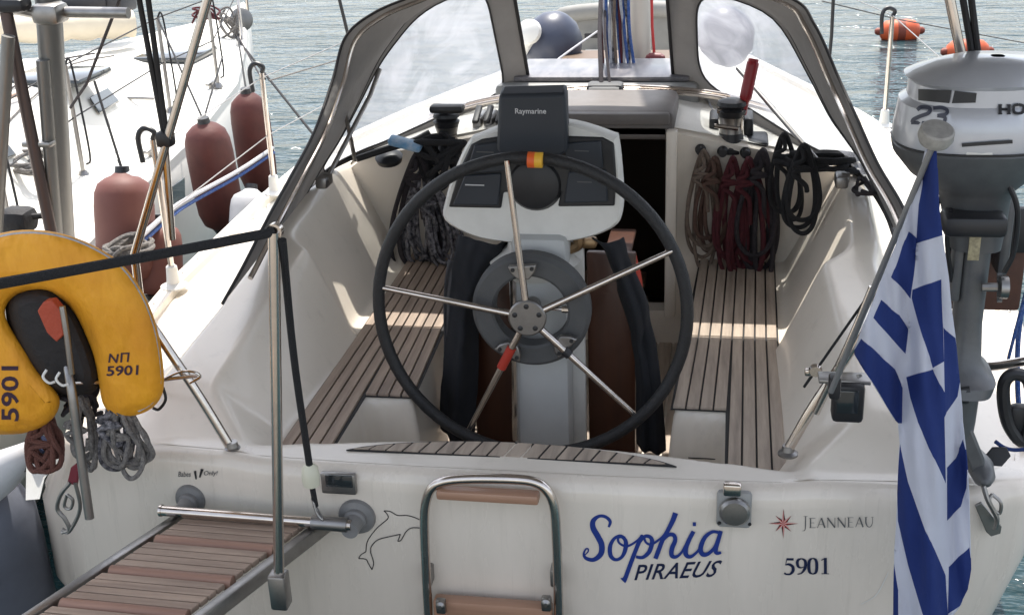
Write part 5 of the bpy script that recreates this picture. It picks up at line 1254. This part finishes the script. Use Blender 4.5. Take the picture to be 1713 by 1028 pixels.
# blue ropes
tag(MB().tube(cr([O(1722, 470, .35), O(1706, 540, .33), O(1702, 620, .3), O(1708, 700, .25), O(1735, 760, .2)], 6), .0075, 8).build('blue_rope', rope_bl), 'bright blue rope hanging at the far right behind the outboard motor', 'rope')
tag(MB().tube(cr([O(1740, 450, .3), O(1714, 500, .32), O(1692, 580, .3), O(1686, 605, .3)], 6), .005, 8).build('blue_rope', rope_bl), 'thin blue rope crossing diagonally right of the outboard motor', 'rope')
tag(MB().tube(cr([O(1665, 738, .2), O(1680, 748, .2), O(1700, 752, .2), O(1740, 748, .2)], 6), .006, 8).build('blue_rope', mat('rope_navy', (.01, .03, .12), .9)), 'dark blue rope lying on deck right of the motor leg', 'rope')
# chainplate / backstay fitting with shackle
st_ = thing('deck_shackle', at(1662, 850, Y=.10), 'steel shackle on a tilted plate at the right stern corner', 'shackle')
cP = lambda x, y, o_=0: at(x, y, Y=.015 - o_)
MB().prism([cP(1631, 846), cP(1642, 840), (cP(1676, 880)), cP(1674, 892), cP(1658, 897), cP(1650, 890)], (0, .01, 0)).build('plate', steeld, st_, bevel=.002)
MB().tube(cr([cP(1645, 812, .02), cP(1652, 835, .03), cP(1660, 850, .03), cP(1668, 868, .03), cP(1664, 884, .03)], 5), .007, 8).tube(cr([cP(1660, 826, .02), cP(1674, 840, .03), cP(1672, 858, .03), cP(1662, 850, .03), cP(1655, 835, .03), cP(1660, 826, .02)], 5), .005, 8).build('hook', steeld, st_)

# ------------------------------------------------------------------ flag on its staff
FY = -.30
def flagdepth(px, py):
    t = (py - 250) / 780
    xc = 1530 + (px - 1530) * 0; a = (px - (1556 - 30 * min(1, max(0, t * 1.6))))
    return FY - .042 * math.sin(a / 17.0) * min(1, .25 + t * 1.3) - .012 * math.sin(py / 60 + px / 30) + .009 * math.sin(px / 7.5 + py / 90) + .006 * math.sin(px / 4.6 - py / 37)
fo = [(1549, 250), (1567, 250), (1570, 340), (1577, 403), (1586, 460), (1591, 515), (1597, 560), (1604, 631), (1610, 680), (1611, 705), (1618, 765), (1622, 830), (1623, 880), (1625, 951), (1619, 985), (1606, 1012), (1592, 1030), (1588, 1075), (1494, 1075), (1495, 1000), (1496, 917), (1501, 850), (1503, 800), (1505, 740), (1502, 707), (1495, 700), (1462, 645), (1430, 592), (1431, 582), (1450, 530), (1476, 462), (1500, 405), (1524, 340), (1538, 295)]
blues = [
 [(1553, 245), (1570, 245), (1572, 340), (1578, 392), (1534, 407), (1538, 340)],
 [(1519, 387), (1535, 398), (1524, 499), (1491, 463)],
 [(1527, 484), (1575, 466), (1577, 548), (1578, 604), (1561, 615), (1545, 568), (1526, 498)],
 [(1578, 547), (1597, 565), (1606, 631), (1601, 662), (1580, 692), (1578, 604)],
 [(1473, 501), (1503, 526), (1519, 550), (1514, 591), (1489, 564), (1460, 531)],
 [(1442, 566), (1496, 617), (1511, 648), (1510, 707), (1500, 707), (1428, 589)],
 [(1517, 630), (1561, 617), (1580, 657), (1582, 690), (1579, 697), (1581, 808), (1557, 754), (1537, 707), (1524, 665)],
 [(1612, 734), (1620, 765), (1618, 815), (1607, 846), (1583, 870), (1583, 781), (1598, 765)],
 [(1506, 741), (1520, 805), (1550, 890), (1581, 961), (1586, 1028), (1586, 1080), (1560, 1080), (1545, 1028), (1520, 944), (1503, 870), (1502, 815)],
 [(1622, 914), (1627, 951), (1623, 978), (1605, 1012), (1586, 1025), (1586, 947)],
 [(1494, 930), (1503, 985), (1504, 1080), (1492, 1080)]]
def inpoly(x, y, P_):
    c = False; j = len(P_) - 1
    for i in range(len(P_)):
        if (P_[i][1] > y) != (P_[j][1] > y) and x < (P_[j][0] - P_[i][0]) * (y - P_[i][1]) / (P_[j][1] - P_[i][1]) + P_[i][0]: c = not c
        j = i
    return c
bm = bmesh.new()
vs_ = {}
step = 6
for i in range(0, 36):
    for j in range(0, 140): vs_[i, j] = bm.verts.new((1424 + i * step, 246 + j * step, 0))
for i in range(35):
    for j in range(139): bm.faces.new((vs_[i, j], vs_[i + 1, j], vs_[i + 1, j + 1], vs_[i, j + 1]))
def cutpoly(P_):
    n_ = len(P_)
    x0, x1 = min(p[0] for p in P_) - 8, max(p[0] for p in P_) + 8; y0, y1 = min(p[1] for p in P_) - 8, max(p[1] for p in P_) + 8
    for i in range(n_):
        a, b_ = Vector((*P_[i], 0)), Vector((*P_[(i + 1) % n_], 0)); d = b_ - a
        if d.length < .5: continue
        lo = Vector((min(a.x, b_.x) - 8, min(a.y, b_.y) - 8)); hi = Vector((max(a.x, b_.x) + 8, max(a.y, b_.y) + 8))
        fs = [f for f in bm.faces if lo.x <= f.calc_center_median().x <= hi.x and lo.y <= f.calc_center_median().y <= hi.y]
        g = list({e for f in fs for e in f.edges}) + list({v for f in fs for v in f.verts}) + fs
        bmesh.ops.bisect_plane(bm, geom=g, plane_co=a, plane_no=(-d.y, d.x, 0), dist=.0005)
for P_ in [fo] + blues: cutpoly(P_)
kill = [f for f in bm.faces if not inpoly(f.calc_center_median().x, f.calc_center_median().y, fo)]
bmesh.ops.delete(bm, geom=kill, context='FACES')
for f in bm.faces:
    c = f.calc_center_median(); f.material_index = 1 if any(inpoly(c.x, c.y, P_) for P_ in blues) else 0
for v in bm.verts: v.co = at(v.co.x, v.co.y, Y=flagdepth(v.co.x, v.co.y))
for f in bm.faces: f.smooth = True
me = bpy.data.meshes.new('flag_cloth'); bm.to_mesh(me); bm.free(); me.materials.append(fflag_w); me.materials.append(fflag_b)
ft = thing('ensign_flag', at(1565, 225, Y=FY), 'blue and white striped Greek flag hanging in folds from an inclined staff at the stern', 'flag')
fc = bpy.data.objects.new('flag_cloth', me); COL.objects.link(fc); fc.parent = ft; fc.location = -ft.location
b = fc.modifiers.new('solid', 'SOLIDIFY'); b.thickness = .002
s0, s1 = at(1390, 655, Y=-.14), at(1562, 240, Y=FY - .012)
MB().tube([s0, s0.lerp(s1, .5), s1], [.008, .008, .0075], 10).build('staff', mat('staff_grey', (.22, .22, .22), .4, .3), ft)
MB().lathe([(.018, -.022), (.034, -.018), (.040, -.004), (.038, .014), (.034, .018), (.010, .020)], at(1566, 226, Y=FY - .01), (.1, -.45, 1), 28).build('staff_cap', mat('cap_grey', (.36, .34, .31), .5, noise=(40, .7, (.2, .19, .18))), ft)
MB().box(at(1396, 645, Y=-.12), (.03, .05, .06), b=.008).build('staff_socket', black, yacht)

# more fittings on the neighbouring yacht
for (x_, y_) in ((-2.62, 3.3), (-2.45, 1.9), (-2.95, 5.0)):
    MB().box((x_, y_, nz_(y_) + .05), (.03, .16, .02), b=.008).box((x_, y_, nz_(y_) + .025), (.025, .06, .04), b=.006).build('mooring_cleat', steeld, nbt)
for k, (a, b_) in enumerate((((-3.9, 5.2), (-3.2, 2.4)), ((-3.75, 5.2), (-3.05, 2.4)))):
    P_ = [(a[0] + (b_[0] - a[0]) * t, a[1] + (b_[1] - a[1]) * t) for t in np.linspace(0, 1, 9)]
    MB().tube([(x, y, ndz(x, y) + .012) for x, y in P_], .006, 6).build('deck_line', rope_gy if k else rope_dk, nbt)
MB().box((-3.35, 3.7, ndz(-3.35, 3.7) + .03), (.5, .42, .05), b=.02).build('saloon_hatch', glassd, nbt)
MB().lathe([(.05, 0), (.055, .04), (.045, .10), (.02, .12)], (-3.1, 2.0, ndz(-3.1, 2.0)), (0, 0, 1), 18).build('deck_vent', white, nbt)
